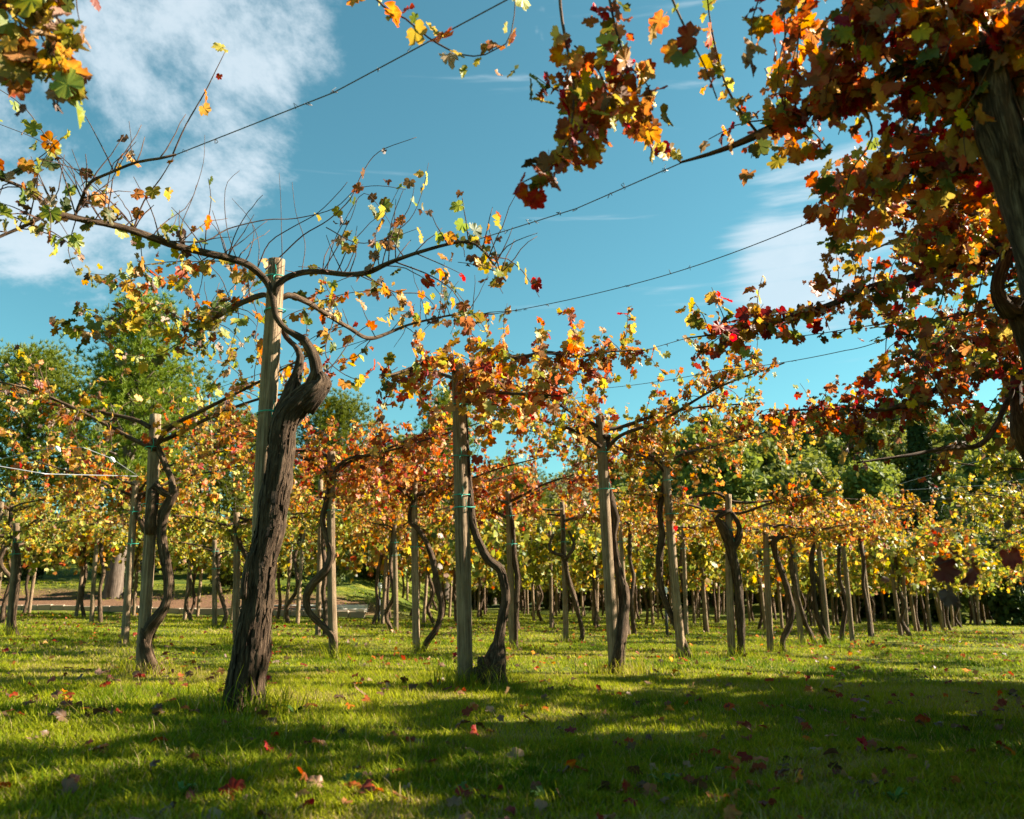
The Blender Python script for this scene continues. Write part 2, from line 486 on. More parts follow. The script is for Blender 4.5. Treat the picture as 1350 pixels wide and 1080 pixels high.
def orient(n, rg, hang=0.7, flat=0.8):
    t = rg.normal(0, .62, (n, 3)); t[:, 2] -= hang
    t /= np.linalg.norm(t, axis=1)[:, None]
    z = rg.normal(0, 1, (n, 3)); z[:, 2] += flat
    z -= t * (z * t).sum(1)[:, None]
    z /= np.linalg.norm(z, axis=1)[:, None] + 1e-9
    x = np.cross(t, z)
    return np.stack([x, t, z], 2)          # columns
def leaves_np(P, O, S, MI, VA, lod):
    """joined leaves as arrays"""
    Vs, Ts, Es, Rs, Ms = [], [], [], [], []
    off = 0
    for v in range(NVAR):
        k = np.where(VA == v)[0]
        if not len(k): continue
        tv, tt, te = TPL[lod][v]
        W_ = np.einsum('nij,vj->nvi', O[k], tv) * S[k][:, None, None] + P[k][:, None, :]
        nv = len(tv)
        Vs.append(W_.reshape(-1, 3))
        Ts.append((tt[None] + (np.arange(len(k)) * nv)[:, None, None]).reshape(-1, 3) + off)
        off += nv * len(k)
        Es.append(np.tile(te, len(k)))
        Rs.append(np.repeat((P[k][:, 0] * 13.7 + P[k][:, 2] * 91.3 + k * .618) % 1.0, nv))
        Ms.append(np.repeat(MI[k], len(tt)))
    return np.concatenate(Vs), np.concatenate(Ts), np.concatenate(Es), np.concatenate(Rs), np.concatenate(Ms)

def cane_path(p0, d0, length, droop, rg, wig=0.25, step=0.07):
    pts = [Vector(p0)]; d = Vector(d0).normalized()
    for _ in range(max(2, int(length / step))):
        d = d + Vector((rg.normal(0, wig), rg.normal(0, wig), rg.normal(0, wig * .7))) * 0.5
        d.z -= droop * step * 3
        d.normalize()
        pts.append(pts[-1] + d * step)
    return pts
def along(path, spacing, start=0.0, end=1.0):
    """points every spacing along a polyline"""
    L = [0.0]
    for a, b in zip(path, path[1:]): L.append(L[-1] + (b - a).length)
    res = []; s = L[-1] * start; i = 0
    while s < L[-1] * end:
        while i < len(path) - 2 and L[i + 1] < s: i += 1
        t = (s - L[i]) / max(1e-6, L[i + 1] - L[i])
        res.append(path[i].lerp(path[i + 1], t)); s += spacing
    return res

POST_OBJ, VINE_OBJ = [], []
def make_tie(parent, c, r, origin, ell=1.0, tail=True):
    g = Geo()
    pts = []
    for k in range(15):
        a = 2 * math.pi * k / 14
        pts.append(Vector((c.x + r * ell * math.cos(a), c.y + r * math.sin(a), c.z + .006 * math.sin(a * 2) + .01 * math.cos(a))))
    g.tube(pts, [.0048] * 15, 5, 1.0, cap=False, resample=False)
    if tail:
        k = pts[11]
        g.tube([k, k + Vector((.006, -.01, .03)), k + Vector((.0, -.015, .07))], [.004, .004, .002], 4, .03)
        g.tube([k, k + Vector((-.01, -.012, -.02)), k + Vector((-.004, -.012, -.05))], [.004, .004, .002], 4, .03)
    return g.build('tie', TIE, parent, origin)

def make_post(base, top, r, label, group=None, ties=(), sides=18, rough=.07):
    root = empty('wooden_post', base)
    g = Geo()
    b = base - (top - base).normalized() * .12
    k = rnd.uniform(0, 50)
    mid = base.lerp(top, .5) + Vector((rnd.uniform(-.02, .02), rnd.uniform(-.02, .02), 0))
    g.tube([b, mid, top], [r * 1.06, r, r * .93], sides, .07, rough=rough, freq=.8, seed=k)
    g.build('shaft', POST, root, base)
    for (t, rr, ox) in ties:
        make_tie(root, base.lerp(top, t) + Vector((ox, 0, 0)), rr, base, ell=1.0 + abs(ox) * 3)
    tag(root, label, 'post', group)
    return root

def bark_strips(g, path, rad, n, rg):
    """loose fibres of peeling bark"""
    for _ in range(n):
        i = int(rg.integers(2, len(path) - 8))
        ln = int(rg.integers(4, 11))
        a = rg.uniform(0, 2 * math.pi); w = rg.uniform(.005, .015)
        l, r_ = [], []
        for j in range(ln):
            q = path[min(i + j, len(path) - 1)]; rr = rad[min(i + j, len(path) - 1)]
            lift = 1.04 + (.30 * (j / ln) ** 2 if rg.random() < .6 else .04) * rg.uniform(.3, 1.0)
            d = Vector((math.cos(a), math.sin(a), 0)); t = Vector((-math.sin(a), math.cos(a), 0))
            a += rg.normal(0, .06)
            l.append(q + d * rr * lift - t * w); r_.append(q + d * rr * lift + t * w)
        g.quadstrip(l, r_)

def make_vine(base, trunk, arms, canes, label, palette, seed, group=None, leaf_objs=300, lod=0, size=.066, spread=.03,
              traced=(), trunk_sides=16, rough=.22, stumps=(), strips=0, arm_leaf=None):
    """trunk: (points, radii); arms: list of (points, radii); canes: per-arm (count, up share, length, droop, leaf spacing)
       traced: (points, radius, leaf spacing or None, palette or None, start)"""
    rg = np.random.default_rng(seed)
    root = empty('grapevine', base)
    g = Geo()
    st = .03 if trunk_sides > 14 else .07
    g.tube(trunk[0], trunk[1], trunk_sides, st, rough=rough, freq=4.5, seed=seed * 1.7, twist=.5)
    for sp_, sr in stumps: g.tube(sp_, sr, trunk_sides, st, rough=rough, freq=5, seed=seed * 2.1)
    if strips:
        pth, rd = smooth_path(trunk[0], trunk[1], .04)
        bark_strips(g, pth, rd, strips, rg)
    g.build('trunk', BARK, root, base)
    LP, LW = [], []
    for ai, (ap, ar) in enumerate(arms):
        g = Geo()
        g.tube(ap, ar, 10 if lod == 0 else 6, .05, rough=.16, freq=7, seed=seed + ai * 3.3)
        g.build('arm', BARK, root, base)
        path, _ = smooth_path(ap, ar, .05)
        cn = canes[ai] if isinstance(canes, list) else canes
        if arm_leaf:
            for q in along(path, arm_leaf, .35): LP.append(q); LW.append(palette)
        if not cn: continue
        jobs = []
        for c1_ in (cn if isinstance(cn, list) else [cn]): jobs += [c1_] * c1_[0]
        for c1_ in jobs:
            cnt, upf, ln, dr, spc = c1_[:5]
            t0 = c1_[5] if len(c1_) > 5 else .15
            q = path[int(rg.uniform(t0, c1_[6] if len(c1_) > 6 else 1.0) * (len(path) - 1))]
            up = rg.random() < upf
            a = rg.uniform(0, 2 * math.pi)
            L = ln * rg.uniform(.5, 1.25)
            if up: d = Vector((math.cos(a) * .55, math.sin(a) * .55, 1)); dd = dr * .25
            else: d = Vector((math.cos(a), math.sin(a), rg.uniform(-.2, .7))); dd = dr
            cp = cane_path(q, d, L, dd, rg)
            gg = Geo(); n_ = len(cp)
            gg.tube(cp, [.0045 - .003 * i / n_ for i in range(n_)], 5, 1.0, resample=False)
            gg.build('cane', CANE, root, base)
            if spc:
                for p_ in along(cp, spc * rg.uniform(.7, 1.6), .12): LP.append(p_); LW.append(palette)
    for (tp, tr_, spc, tpal, start) in traced:
        gg = Geo()
        gg.tube(tp, [tr_ * (1 - .6 * i / max(1, len(tp) - 1)) for i in range(len(tp))], 6, .05, rough=.1, freq=9, seed=seed)
        gg.build('cane', CANE, root, base)
        if spc:
            path, _ = smooth_path(tp, [1] * len(tp), .04)
            for p_ in along(path, spc, start): LP.append(p_); LW.append(palette if tpal is None else tpal)
    n = len(LP)
    if n:
        P = np.array([tuple(p) for p in LP]) + rg.normal(0, spread, (n, 3))
        O = orient(n, rg); S = size * rg.uniform(.45, 1.3, n)
        cdf = np.cumsum(np.array(LW), 1)
        MI = (rg.random(n)[:, None] > cdf).sum(1).clip(0, 8)
        VA = rg.integers(0, NVAR, n)
        VA = np.where(np.isin(MI, [BR, TA]) & (rg.random(n) < .7), rg.choice([3, 5], n), VA)
        S = np.where(np.isin(MI, [BR, TA]), S * .8, S)
        # largest in the picture first
        dist = np.linalg.norm(P - np.array([0, 0, CAMH]), axis=1) / S
        px = P[:, 0] / np.maximum(P[:, 1], .1)
        vis = (np.abs(px) < .66)
        order = np.lexsort((dist, ~vis))
        io = order[:leaf_objs]; ir = order[leaf_objs:]
        bl = np.array(base)
        for i in io:
            o = bpy.data.objects.new('leaf', leaf_mesh(int(VA[i]), int(MI[i])))
            M = Matrix(O[i].tolist()).to_4x4()
            o.matrix_basis = Matrix.Translation(Vector(P[i] - bl)) @ M @ Matrix.Scale(float(S[i]), 4)
            o.parent = root
            col.objects.link(o)
        if len(ir):
            Vv, T, E, Rr, Mm = leaves_np(P[ir] - bl, O[ir], S[ir], MI[ir], VA[ir], lod)
            me = mesh_np('foliage', Vv, T, LEAF, Mm, {'edge': ('FLOAT', E), 'rnd': ('FLOAT', Rr)})
            f = link('foliage', me, root); f['kind'] = 'stuff'
    tag(root, label, 'grapevine', group)
    return root

def proc_arms(top, rg, n=4, length=1.9, rise=.45, r0=.026, ang0=None):
    arms = []
    a0 = [15, 165, 200, 340, 90, 270] if ang0 is None else ang0
    for k in range(n):
        a = R(a0[k % len(a0)] + rg.uniform(-18, 18)); L = length * rg.uniform(.8, 1.15)
        z0 = -rg.uniform(.1, .45)
        p = []
        for t in (0, .12, .35, .65, 1.0):
            p.append(Vector((top.x + math.cos(a) * L * t + rg.normal(0, .03), top.y + math.sin(a) * L * t + rg.normal(0, .03),
                             top.z + z0 + (rise - z0) * (t ** .7) + rg.normal(0, .03))))
        arms.append((p, [r0, r0 * .9, r0 * .75, r0 * .5, r0 * .3]))
    return arms
def T_(pts, Y):
    """traced points: (px, py[, depth offset]) at depth Y"""
    return [at(p[0], p[1], Y + (p[2] if len(p) > 2 else 0.0)) for p in pts]
def WR(ws, Y): return [w / 2 * Y / FPX * .84 for w in ws]

# palettes
P_M = pal(y=.9, g=1.0, l=1.3, ol=1.5, b=1.5, t=1.7, o=.6, re=.15)
P_C = pal(cr=.5, re=1.5, o=2.4, g=2.2, y=1.6, l=.7, ol=.4, b=.3, t=.4)
P_R1 = pal(cr=.8, re=2.4, o=2.5, g=1.7, y=1.1, l=.7, ol=.8, b=.3, t=.2)
P_R2 = pal(cr=.7, re=1.6, o=1.9, g=1.5, y=1.0, l=1.0, ol=1.2, b=.4, t=.2)
P_R3 = pal(cr=1.3, re=1.3, o=1.3, g=1.0, y=.5, l=.7, ol=1.2, b=.8, t=.3)
P_YG = pal(g=.8, y=2.4, l=3.3, ol=1.6, o=.25, b=.2, t=.4)
P_GO = pal(o=1.7, g=2.4, y=2.2, l=1.1, re=.6, b=.4, t=.6, cr=.15, ol=.5)
P_OR = pal(o=2.4, re=2.2, g=1.5, y=.6, cr=.9, b=.4, t=.6, l=.25)
P_TN = pal(y=1.0, g=1.3, o=.9, t=1.5, b=.9, l=.9, ol=.5, re=.4)

# ------------------------------------------------------------------ the vine on the tall grey post (its arms nearly bare)
YM = ghit(320, 938).y
b0 = ghit(335, 936)
top = at(365, 343, YM)
make_post(b0, top, .062, 'tall weathered grey post bound to the thickest gnarled trunk, bare arms at its top',
          ties=((.955, .075, 0), (.875, .072, .005), (.635, .105, .035)), sides=24)
bm = ghit(320, 938)
mtr = T_([(318, 962, -.05), (320, 938, -.05), (324, 905, -.06), (327, 880, -.07), (335, 830, -.08), (340, 790, -.09), (346, 740, -.09), (355, 700, -.09), (363, 650, -.09), (370, 600, -.08),
          (374, 562, -.07), (388, 538, -.06), (406, 522, -.05), (424, 512, -.05)], YM)
mw = [78, 62, 54, 50, 46, 42, 40, 38, 38, 36, 38, 42, 38, 26]
arm_LU = T_([(414, 508), (418, 492, -.04), (411, 464, -.06), (401, 448, -.08), (379, 436, -.1), (364, 418, -.11), (360, 394, -.11), (352, 372, -.1), (330, 351, -.2), (300, 340, -.3), (235, 325, -.5), (190, 309, -.65), (150, 297, -.8), (110, 290, -.95), (64, 280, -1.1)], YM)
arm_LD = T_([(386, 512), (392, 492), (396, 470), (388, 455, .05), (378, 445, .1), (362, 405, .14), (350, 389, .12), (324, 397, .4), (300, 409, .8), (276, 424, 1.1), (262, 436, 1.3)], YM)
arm_RU = T_([(360, 392, -.1), (366, 376, -.09), (375, 368, -.08), (392, 361, -.1), (418, 358, -.2), (460, 362, -.3), (488, 358, -.4), (512, 347, -.5), (545, 335, -.55), (590, 322, -.6), (618, 319, -.65), (636, 330, -.68), (652, 350, -.7), (667, 371, -.72)], YM)
arm_RD = T_([(364, 398, .08), (380, 389, .1), (404, 398, .25), (427, 412, .5), (460, 432, .9), (490, 446, 1.2), (540, 428, 1.4), (600, 415, 1.5), (652, 414, 1.5)], YM)
br_A = T_([(98, 287, -.98), (108, 262, -1.0), (120, 240, -1.02), (150, 226, -1.05), (180, 214, -1.1), (210, 209, -1.1), (232, 204, -1.1)], YM)
br_B = T_([(64, 280, -1.1), (48, 258, -1.2), (20, 243, -1.3), (-30, 225, -1.5)], YM)
br_C = T_([(64, 280, -1.1), (36, 296, -1.15), (0, 312, -1.2), (-40, 330, -1.3)], YM)
MA = [(arm_LU, WR([34, 27, 21, 17, 12, 12, 12, 13, 14, 14, 13, 13, 12, 11, 11], YM)),
      (arm_LD, WR([30, 20, 15, 11, 11, 11, 11, 13, 13, 12, 12], YM)),
      (arm_RU, WR([13, 14, 13, 12, 11, 10, 11, 8, 7, 6, 5, 4, 3.5, 2.5], YM)),
      (arm_RD, WR([13, 13, 12, 11, 10, 10, 6, 5, 4], YM)),
      (br_A, WR([5, 5.5, 5.5, 5, 4.5, 4.5, 4], YM)), (br_B, WR([7, 6, 5, 5], YM)), (br_C, WR([7, 6, 5, 5], YM))]
MA = [(a, [q * .82 for q in r]) for a, r in MA]
cn = lambda *p: T_(p, YM)
P_DRY = pal(t=2, b=2, ol=1, y=.5, g=.6, o=.5)
P_ML = pal(l=2.0, ol=2.2, y=1.3, t=1.0, g=.7, b=.8, o=.3)
M_tr = [(cn((228, 203, -1.1), (245, 165, -1.1), (270, 122, -1.1), (285, 92, -1.1), (298, 66, -1.1)), .005, .10, P_C, .55),
        (cn((100, 284, -1.0), (78, 215, -1.0), (55, 172, -1.0), (28, 138, -1.0), (-10, 112, -1.0)), .005, .13, P_ML, .1),
        (cn((180, 305, -.65), (150, 270, -.7), (110, 235, -.8), (60, 190, -.85), (-10, 160, -.9)), .0045, .10, P_ML, .2),
        (cn((175, 305, -.7), (190, 265, -.7), (212, 235, -.8), (230, 205, -.9)), .006, .11, P_C, .2),
        (cn((137, 295, -.85), (140, 255, -.85), (150, 215, -.9), (172, 195, -.95), (170, 160, -.95)), .004, .09, P_DRY, .3),
        (cn((238, 325, -.5), (238, 300, -.5), (255, 258, -.5), (268, 215, -.5), (270, 178, -.5)), .0035, None, None, 0),
        (cn((312, 342, -.3), (300, 305, -.3), (296, 265, -.3), (300, 240, -.3), (316, 225, -.3)), .0035, None, None, 0),
        (cn((372, 340, 0), (371, 300, 0), (370, 262, 0), (368, 228, 0)), .0035, None, None, 0),
        (cn((340, 352, -.1), (341, 320, 0), (330, 290, 0), (306, 262, 0)), .0035, None, None, 0),
        (cn((398, 358, -.1), (402, 320, 0), (390, 280, 0), (385, 240, 0)), .0035, None, None, 0),
        (cn((340, 352, -.1), (355, 320, -.1), (385, 300, -.15), (420, 280, -.2), (450, 250, -.25), (458, 240, -.3)), .005, None, None, 0),
        (cn((350, 355, -.1), (370, 338, 0), (400, 310, -.1), (433, 290, -.2), (462, 262, -.2), (478, 228, -.2), (500, 200, -.2), (549, 181, -.2)), .0055, .28, P_DRY, .5),
        (cn((215, 318, -.55), (270, 318, -.5), (300, 302, -.4), (350, 290, -.3), (390, 288, -.2), (440, 275, -.2), (470, 250, -.2), (500, 245, -.2), (535, 250, -.2)), .005, .14, P_DRY, .6),
        (cn((430, 360, -.2), (440, 320, -.2), (455, 290, -.2), (480, 255, -.2), (505, 280, -.2), (520, 305, -.2)), .004, .07, P_M, .3),
        (cn((490, 357, -.4), (505, 320, -.4), (540, 290, -.4), (556, 255, -.4), (565, 215, -.4)), .004, .06, P_M, .1),
        (cn((500, 352, -.4), (495, 310, -.4), (515, 270, -.4), (530, 240, -.4)), .004, .07, P_M, .1),
        (cn((520, 345, -.5), (570, 365, -.5), (605, 395, -.4), (625, 470, 0)), .005, .09, P_C, .1),
        (cn((550, 335, -.5), (585, 350, -.5), (610, 362, -.5)), .004, .08, P_C, .3),
        (cn((430, 300, -.2), (470, 320, -.3), (510, 315, -.4), (555, 300, -.4)), .004, .055, P_M, .1),
        (cn((480, 362, -.4), (520, 385, -.3), (560, 390, -.2), (590, 430, 0)), .005, .055, P_C, .1),
        (cn((262, 436, 1.3), (240, 450, 1.3), (200, 470, 1.3), (150, 465, 1.3)), .006, .03, P_ML, .0),
        (cn((262, 436, 1.3), (230, 415, 1.0), (190, 400, .8), (140, 420, .6), (100, 400, .5)), .006, .018, P_ML, .0),
        (cn((270, 428, 1.2), (250, 380, .8), (220, 370, .6), (180, 380, .4), (150, 365, .3), (110, 360, .2)), .005, .022, P_TN, .0),
        (cn((330, 395, .4), (318, 350, .1), (250, 345, -.1), (190, 350, -.2), (130, 375, -.3)), .005, .03, P_TN, .2),
        (cn((285, 418, 1.0), (270, 455, .8), (230, 440, .6), (180, 420, .5), (130, 440, .4), (70, 420, .4)), .005, .018, P_ML, .0),
        (cn((332, 392, .4), (340, 420, .4), (336, 450, .3), (345, 480, .3)), .0035, .12, P_OR, .1),
        (cn((336, 440, 1.6), (305, 470, 1.5), (280, 510, 1.4), (265, 530, 1.4)), .003, .045, P_ML, .0),
        (cn((100, 290, -.95), (90, 330, -.95), (100, 360, -.9)), .0035, .06, P_ML, .1),
        (cn((185, 310, -.6), (190, 350, -.6), (215, 370, -.6), (180, 340, -.6)), .0035, .05, P_TN, .1),
        (cn((235, 325, -.5), (250, 350, -.4), (235, 372, -.4)), .0035, .05, P_C, .1),
        (cn((410, 400, .3), (470, 385, .1), (520, 390, 0)), .004, .07, P_C, .2),
        (cn((440, 420, .7), (430, 470, .6), (470, 500, .6), (500, 480, .7)), .005, .055, P_C, .1),
        (cn((490, 446, 1.2), (470, 470, 1.2), (440, 480, 1.2), (428, 520, 1.2)), .005, .05, P_C, .1),
        (cn((415, 500, -.04), (440, 480, 0), (470, 440, .1), (500, 420, .2)), .005, .08, P_C, .2)]
make_vine(bm, (mtr, WR(mw, YM)), MA, [[(9, .6, .5, .7, .07, .45), (24, .75, .5, .5, None, .45)], [(10, .2, .5, 1.0, .045, .5), (10, .5, .5, .7, None, .5)], [(12, .5, .45, .8, .055, .2), (22, .75, .5, .5, None, .15)], [(14, .3, .5, 1.0, .045, .2), (14, .6, .5, .6, None)], [(4, .6, .3, .6, .08), (8, .6, .35, .5, None)], [(5, .5, .4, 1, .06), (4, .5, .4, 1, None)], [(5, .3, .4, 1, .06), (4, .5, .4, 1, None)]],
          'gnarled vine with the thickest leaning trunk and long nearly bare arms', P_M, 11, traced=M_tr,
          trunk_sides=56, rough=.34, strips=420, size=.062,
          stumps=[(T_([(368, 585, -.07), (376, 548, -.05), (384, 522, -.03), (388, 505, 0), (394, 488, 0)], YM), WR([30, 32, 26, 20, 14], YM)),
                  (T_([(400, 535, -.06), (415, 520, -.08), (427, 505, -.06), (422, 494, -.04)], YM), WR([36, 32, 22, 14], YM)),
                  (T_([(322, 790, -.18), (325, 760, -.17), (330, 735, -.16), (331, 728, -.16)], YM), WR([12, 13, 11, 7], YM)),
                  (T_([(310, 945, -.1), (300, 940, -.12), (292, 948, -.14)], YM), WR([40, 30, 18], YM))])

# ------------------------------------------------------------------ the vine with a stumpy knotted foot
bC = ghit(614, 903); YC = bC.y
topC = at(604, 484, YC)
make_post(bC, topC, .066, 'stout brown post beside a knotted stump, orange leaves over its top',
          ties=((.985, .085, 0), (.87, .084, 0), (.70, .086, -.01), (.575, .085, 0), (.535, .10, .02)), sides=22)
ctr = T_([(650, 915), (650, 893, -.02), (652, 872, -.02), (657, 846, 0), (662, 815, 0), (667, 790, 0), (664, 765, 0), (659, 750, 0), (644, 738, 0), (632, 716, 0), (623, 690, 0), (620, 662, 0), (617, 630, .04), (612, 560, .12), (608, 500, .1)], YC)
cw = [48, 44, 36, 17, 14, 13, 13, 14, 13, 12, 11, 11, 11, 10, 9]
CA = [(T_([(607, 510, .1), (598, 488, -.05), (585, 470, -.1), (560, 478, -.2), (530, 490, -.4), (500, 498, -.6)], YC), [.026, .024, .022, .018, .014, .008]),
      (T_([(608, 505, .1), (615, 488, .05), (640, 462, .1), (680, 472, .2), (720, 465, .3), (760, 470, .4), (800, 464, .5), (850, 462, .6)], YC), [.026, .026, .024, .022, .02, .016, .012, .006]),
      (T_([(608, 515, .1), (620, 500, -.1), (645, 515, -.3), (690, 520, -.5), (740, 522, -.7)], YC), [.02, .02, .017, .013, .008]),
      (T_([(606, 510, .1), (600, 500, .2), (570, 490, .8), (540, 485, 1.4)], YC), [.022, .02, .016, .01])]
cc = lambda *p: T_(p, YC)
C_tr = [(cc((740, 468, .4), (755, 445, .4), (762, 425, .4)), .004, .05, P_OR, .3), (cc((700, 470, .3), (712, 450, .3), (718, 425, .3)), .004, .05, P_OR, .4),
        (cc((800, 464, .5), (830, 470, .6), (850, 462, .6), (872, 460, .6)), .004, .05, P_OR, .3),
        (cc((690, 475, .2), (660, 520, 0), (640, 570, 0), (625, 610, 0)), .005, .05, P_C, .1),
        (cc((720, 470, .3), (700, 510, .1), (690, 550, .1), (680, 580, .1)), .005, .045, P_C, .1),
        (cc((760, 470, .4), (750, 520, .3), (735, 560, .3), (725, 590, .3)), .005, .045, P_YG, .2),
        (cc((575, 475, -.1), (560, 500, -.2), (555, 530, -.2), (570, 550, -.2)), .004, .04, P_OR, .1),
        (cc((530, 490, -.4), (510, 520, -.4), (500, 560, -.3), (490, 600, -.3)), .004, .04, P_OR, .1),
        (cc((800, 466, .5), (800, 500, .4), (790, 540, .4), (815, 560, .4)), .004, .045, P_OR, .1)]
make_vine(bC, (ctr, WR(cw, YC)), CA, [(17, .25, .45, 1.2, .034), (34, .28, .5, 1.3, .026), (24, .15, .5, 1.3, .026), (12, .3, .5, 1.2, .04)],
          'vine with a fat knotted stump foot and snaking bare trunk under orange leaves', P_C, 12, traced=C_tr, trunk_sides=22, rough=.22,
          stumps=[(T_([(650, 905, -.02), (642, 888, -.06), (637, 872, -.08), (637, 866, -.08)], YC), WR([28, 24, 21, 18], YC)),
                  (T_([(645, 908, -.02), (632, 893, -.08), (630, 880, -.1)], YC), WR([26, 20, 15], YC))], strips=70, size=.065)

# ------------------------------------------------------------------ vines of the right-hand row, whose posts stand outside the picture
bR1 = Vector((2.16, 3.0, g1(2.16, 3.0)))
make_post(bR1, at(1318, -70, 3.0), .058, 'dark shaded post wrapped by the red leaved vine overhead',
          ties=((.74, .10, -.03), (.86, .10, -.03), (.93, .09, 0)), sides=22)
tR1 = ([bR1 + Vector((-.25, .05, -.1)), bR1 + Vector((-.22, .05, .3)), bR1 + Vector((-.08, -.05, 1.0)), at(1352, 300, 2.95), at(1335, 230, 2.93), at(1318, 170, 2.93), at(1305, 100, 2.93), at(1300, 70, 2.95)],
       [.085, .075, .065, .065, .07, .075, .055, .04])
r1 = lambda *p: T_(p, 3.0)
R1A = [(r1((1318, 130), (1303, 76), (1233, 86), (1200, 88, .05), (1167, 105, .1), (1133, 119, .15), (1100, 131, .2), (1067, 146, .25), (1033, 161, .3), (1000, 177, .35), (967, 192, .4), (933, 204, .45), (898, 214, .5)),
        [.04, .035, .03, .028, .027, .026, .024, .022, .020, .018, .014, .010, .006]),
       (r1((1308, 60), (1280, 20, -.1), (1200, -10, -.15), (1060, -50, -.2), (900, -80, -.2), (730, -90, -.15)), [.03, .028, .025, .022, .017, .01]),
       (r1((1320, 180), (1285, 196, .1), (1262, 205, .3), (1215, 222, .6), (1150, 235, .9), (1080, 260, 1.2)), [.025, .018, .015, .013, .010, .006]),
       (r1((1310, 80), (1340, 40, -.1), (1400, 0, -.3), (1520, -60, -.6)), [.03, .028, .02, .012]),
       ([at(1312, 80, 3.0), Vector((2.5, 3.15, 3.1)), Vector((3.2, 3.5, 3.2)), Vector((4.1, 3.9, 3.3))], [.03, .026, .02, .01]),  # this arm and those below added out of view to shade the grass
       ([at(1312, 60, 3.0), Vector((2.6, 2.6, 3.1)), Vector((3.1, 2.0, 3.2)), Vector((3.7, 1.5, 3.3))], [.03, .026, .02, .01]),
       ([at(1312, 60, 3.0), Vector((2.35, 3.5, 3.2)), Vector((2.7, 4.1, 3.35)), Vector((3.0, 4.8, 3.45))], [.03, .026, .02, .01]),
       ([at(1312, 70, 3.0), Vector((2.6, 3.4, 3.15)), Vector((3.25, 4.0, 3.25)), Vector((4.0, 4.7, 3.3))], [.03, .026, .02, .01])]
R1_tr = [(r1((736, -85, -.1), (739, 10, -.1), (750, 75, -.1), (757, 125, -.1), (748, 185, -.1), (720, 225, -.1), (690, 240, -.1)), .007, .011, None, .42),
         (r1((790, -85, -.1), (800, -20, -.1), (812, 40, -.1), (824, 88, -.1), (800, 140, -.1), (770, 190, -.1)), .006, .013, None, .35),
         (r1((898, 214, .5), (870, 188, .4), (845, 160, .3), (818, 128, .2), (780, 105, .1), (750, 110, .1)), .006, .015, pal(o=1.5, g=1.5, y=1.3, re=1, cr=.6, b=.3), .12),
         (r1((757, 60, -.1), (790, 95, -.05), (800, 130, 0), (785, 170, 0), (745, 205, 0)), .004, .012, None, .1),
         (r1((845, 160, .3), (815, 140, .2), (780, 130, .1), (735, 120, 0), (705, 100, -.05)), .004, .014, None, .1),
         (r1((824, 88, -.1), (845, 100, 0), (860, 130, .1), (845, 150, .2)), .004, .02, None, .1),
         (r1((1000, 177, .35), (975, 145, .3), (958, 115, .3), (945, 70, .2), (935, 20, .1), (930, -40, 0)), .007, .035, None, .1),
         (r1((870, -80, -.2), (880, -20, -.2), (900, 30, -.2), (930, 90, -.2), (945, 130, -.1)), .006, .04, None, .3),
         (r1((1035, 160, .3), (1030, 110, .3), (1035, 60, .2), (1033, 0, .1), (1030, -50, 0)), .006, .035, None, .0),
         (r1((1022, 160, .3), (1025, 130, .35), (1008, 90, .35)), .005, .09, None, .2),
         (r1((1130, 119, .15), (1150, 180, .2), (1120, 230, .3), (1110, 290, .3)), .005, .03, None, .1),
         (r1((1240, 88, 0), (1220, 130, .2), (1200, 180, .3), (1190, 230, .4)), .007, .028, P_R2, .1),
         (r1((1285, 196, .1), (1260, 230, .3), (1230, 250, .5), (1200, 300, .6)), .005, .03, P_R2, .1),
         (r1((1400, 0, -.3), (1480, 250, -.5), (1450, 500, -.55), (1400, 650, -.55), (1345, 700, -.55), (1290, 722, -.55), (1228, 748, -.55)), .004, .035, pal(cr=1.4, b=1.4), .80)]
make_vine(bR1, tR1, R1A, [(54, .45, .36, 1.2, .026, .05, .74), (34, .0, .5, 1.6, .026, .02, .5), (34, .3, .45, 1.2, .026), (22, .2, .6, 1.2, .03), (46, .2, .6, 1.2, .024), (40, .2, .6, 1.2, .024), (24, .3, .5, 1.2, .026, .25), (56, .2, .55, 1.2, .022, .25)],
          'crimson and orange leaved vine spreading overhead from the dark shaded post', P_R1, 13, traced=R1_tr, trunk_sides=22, size=.058, strips=40)

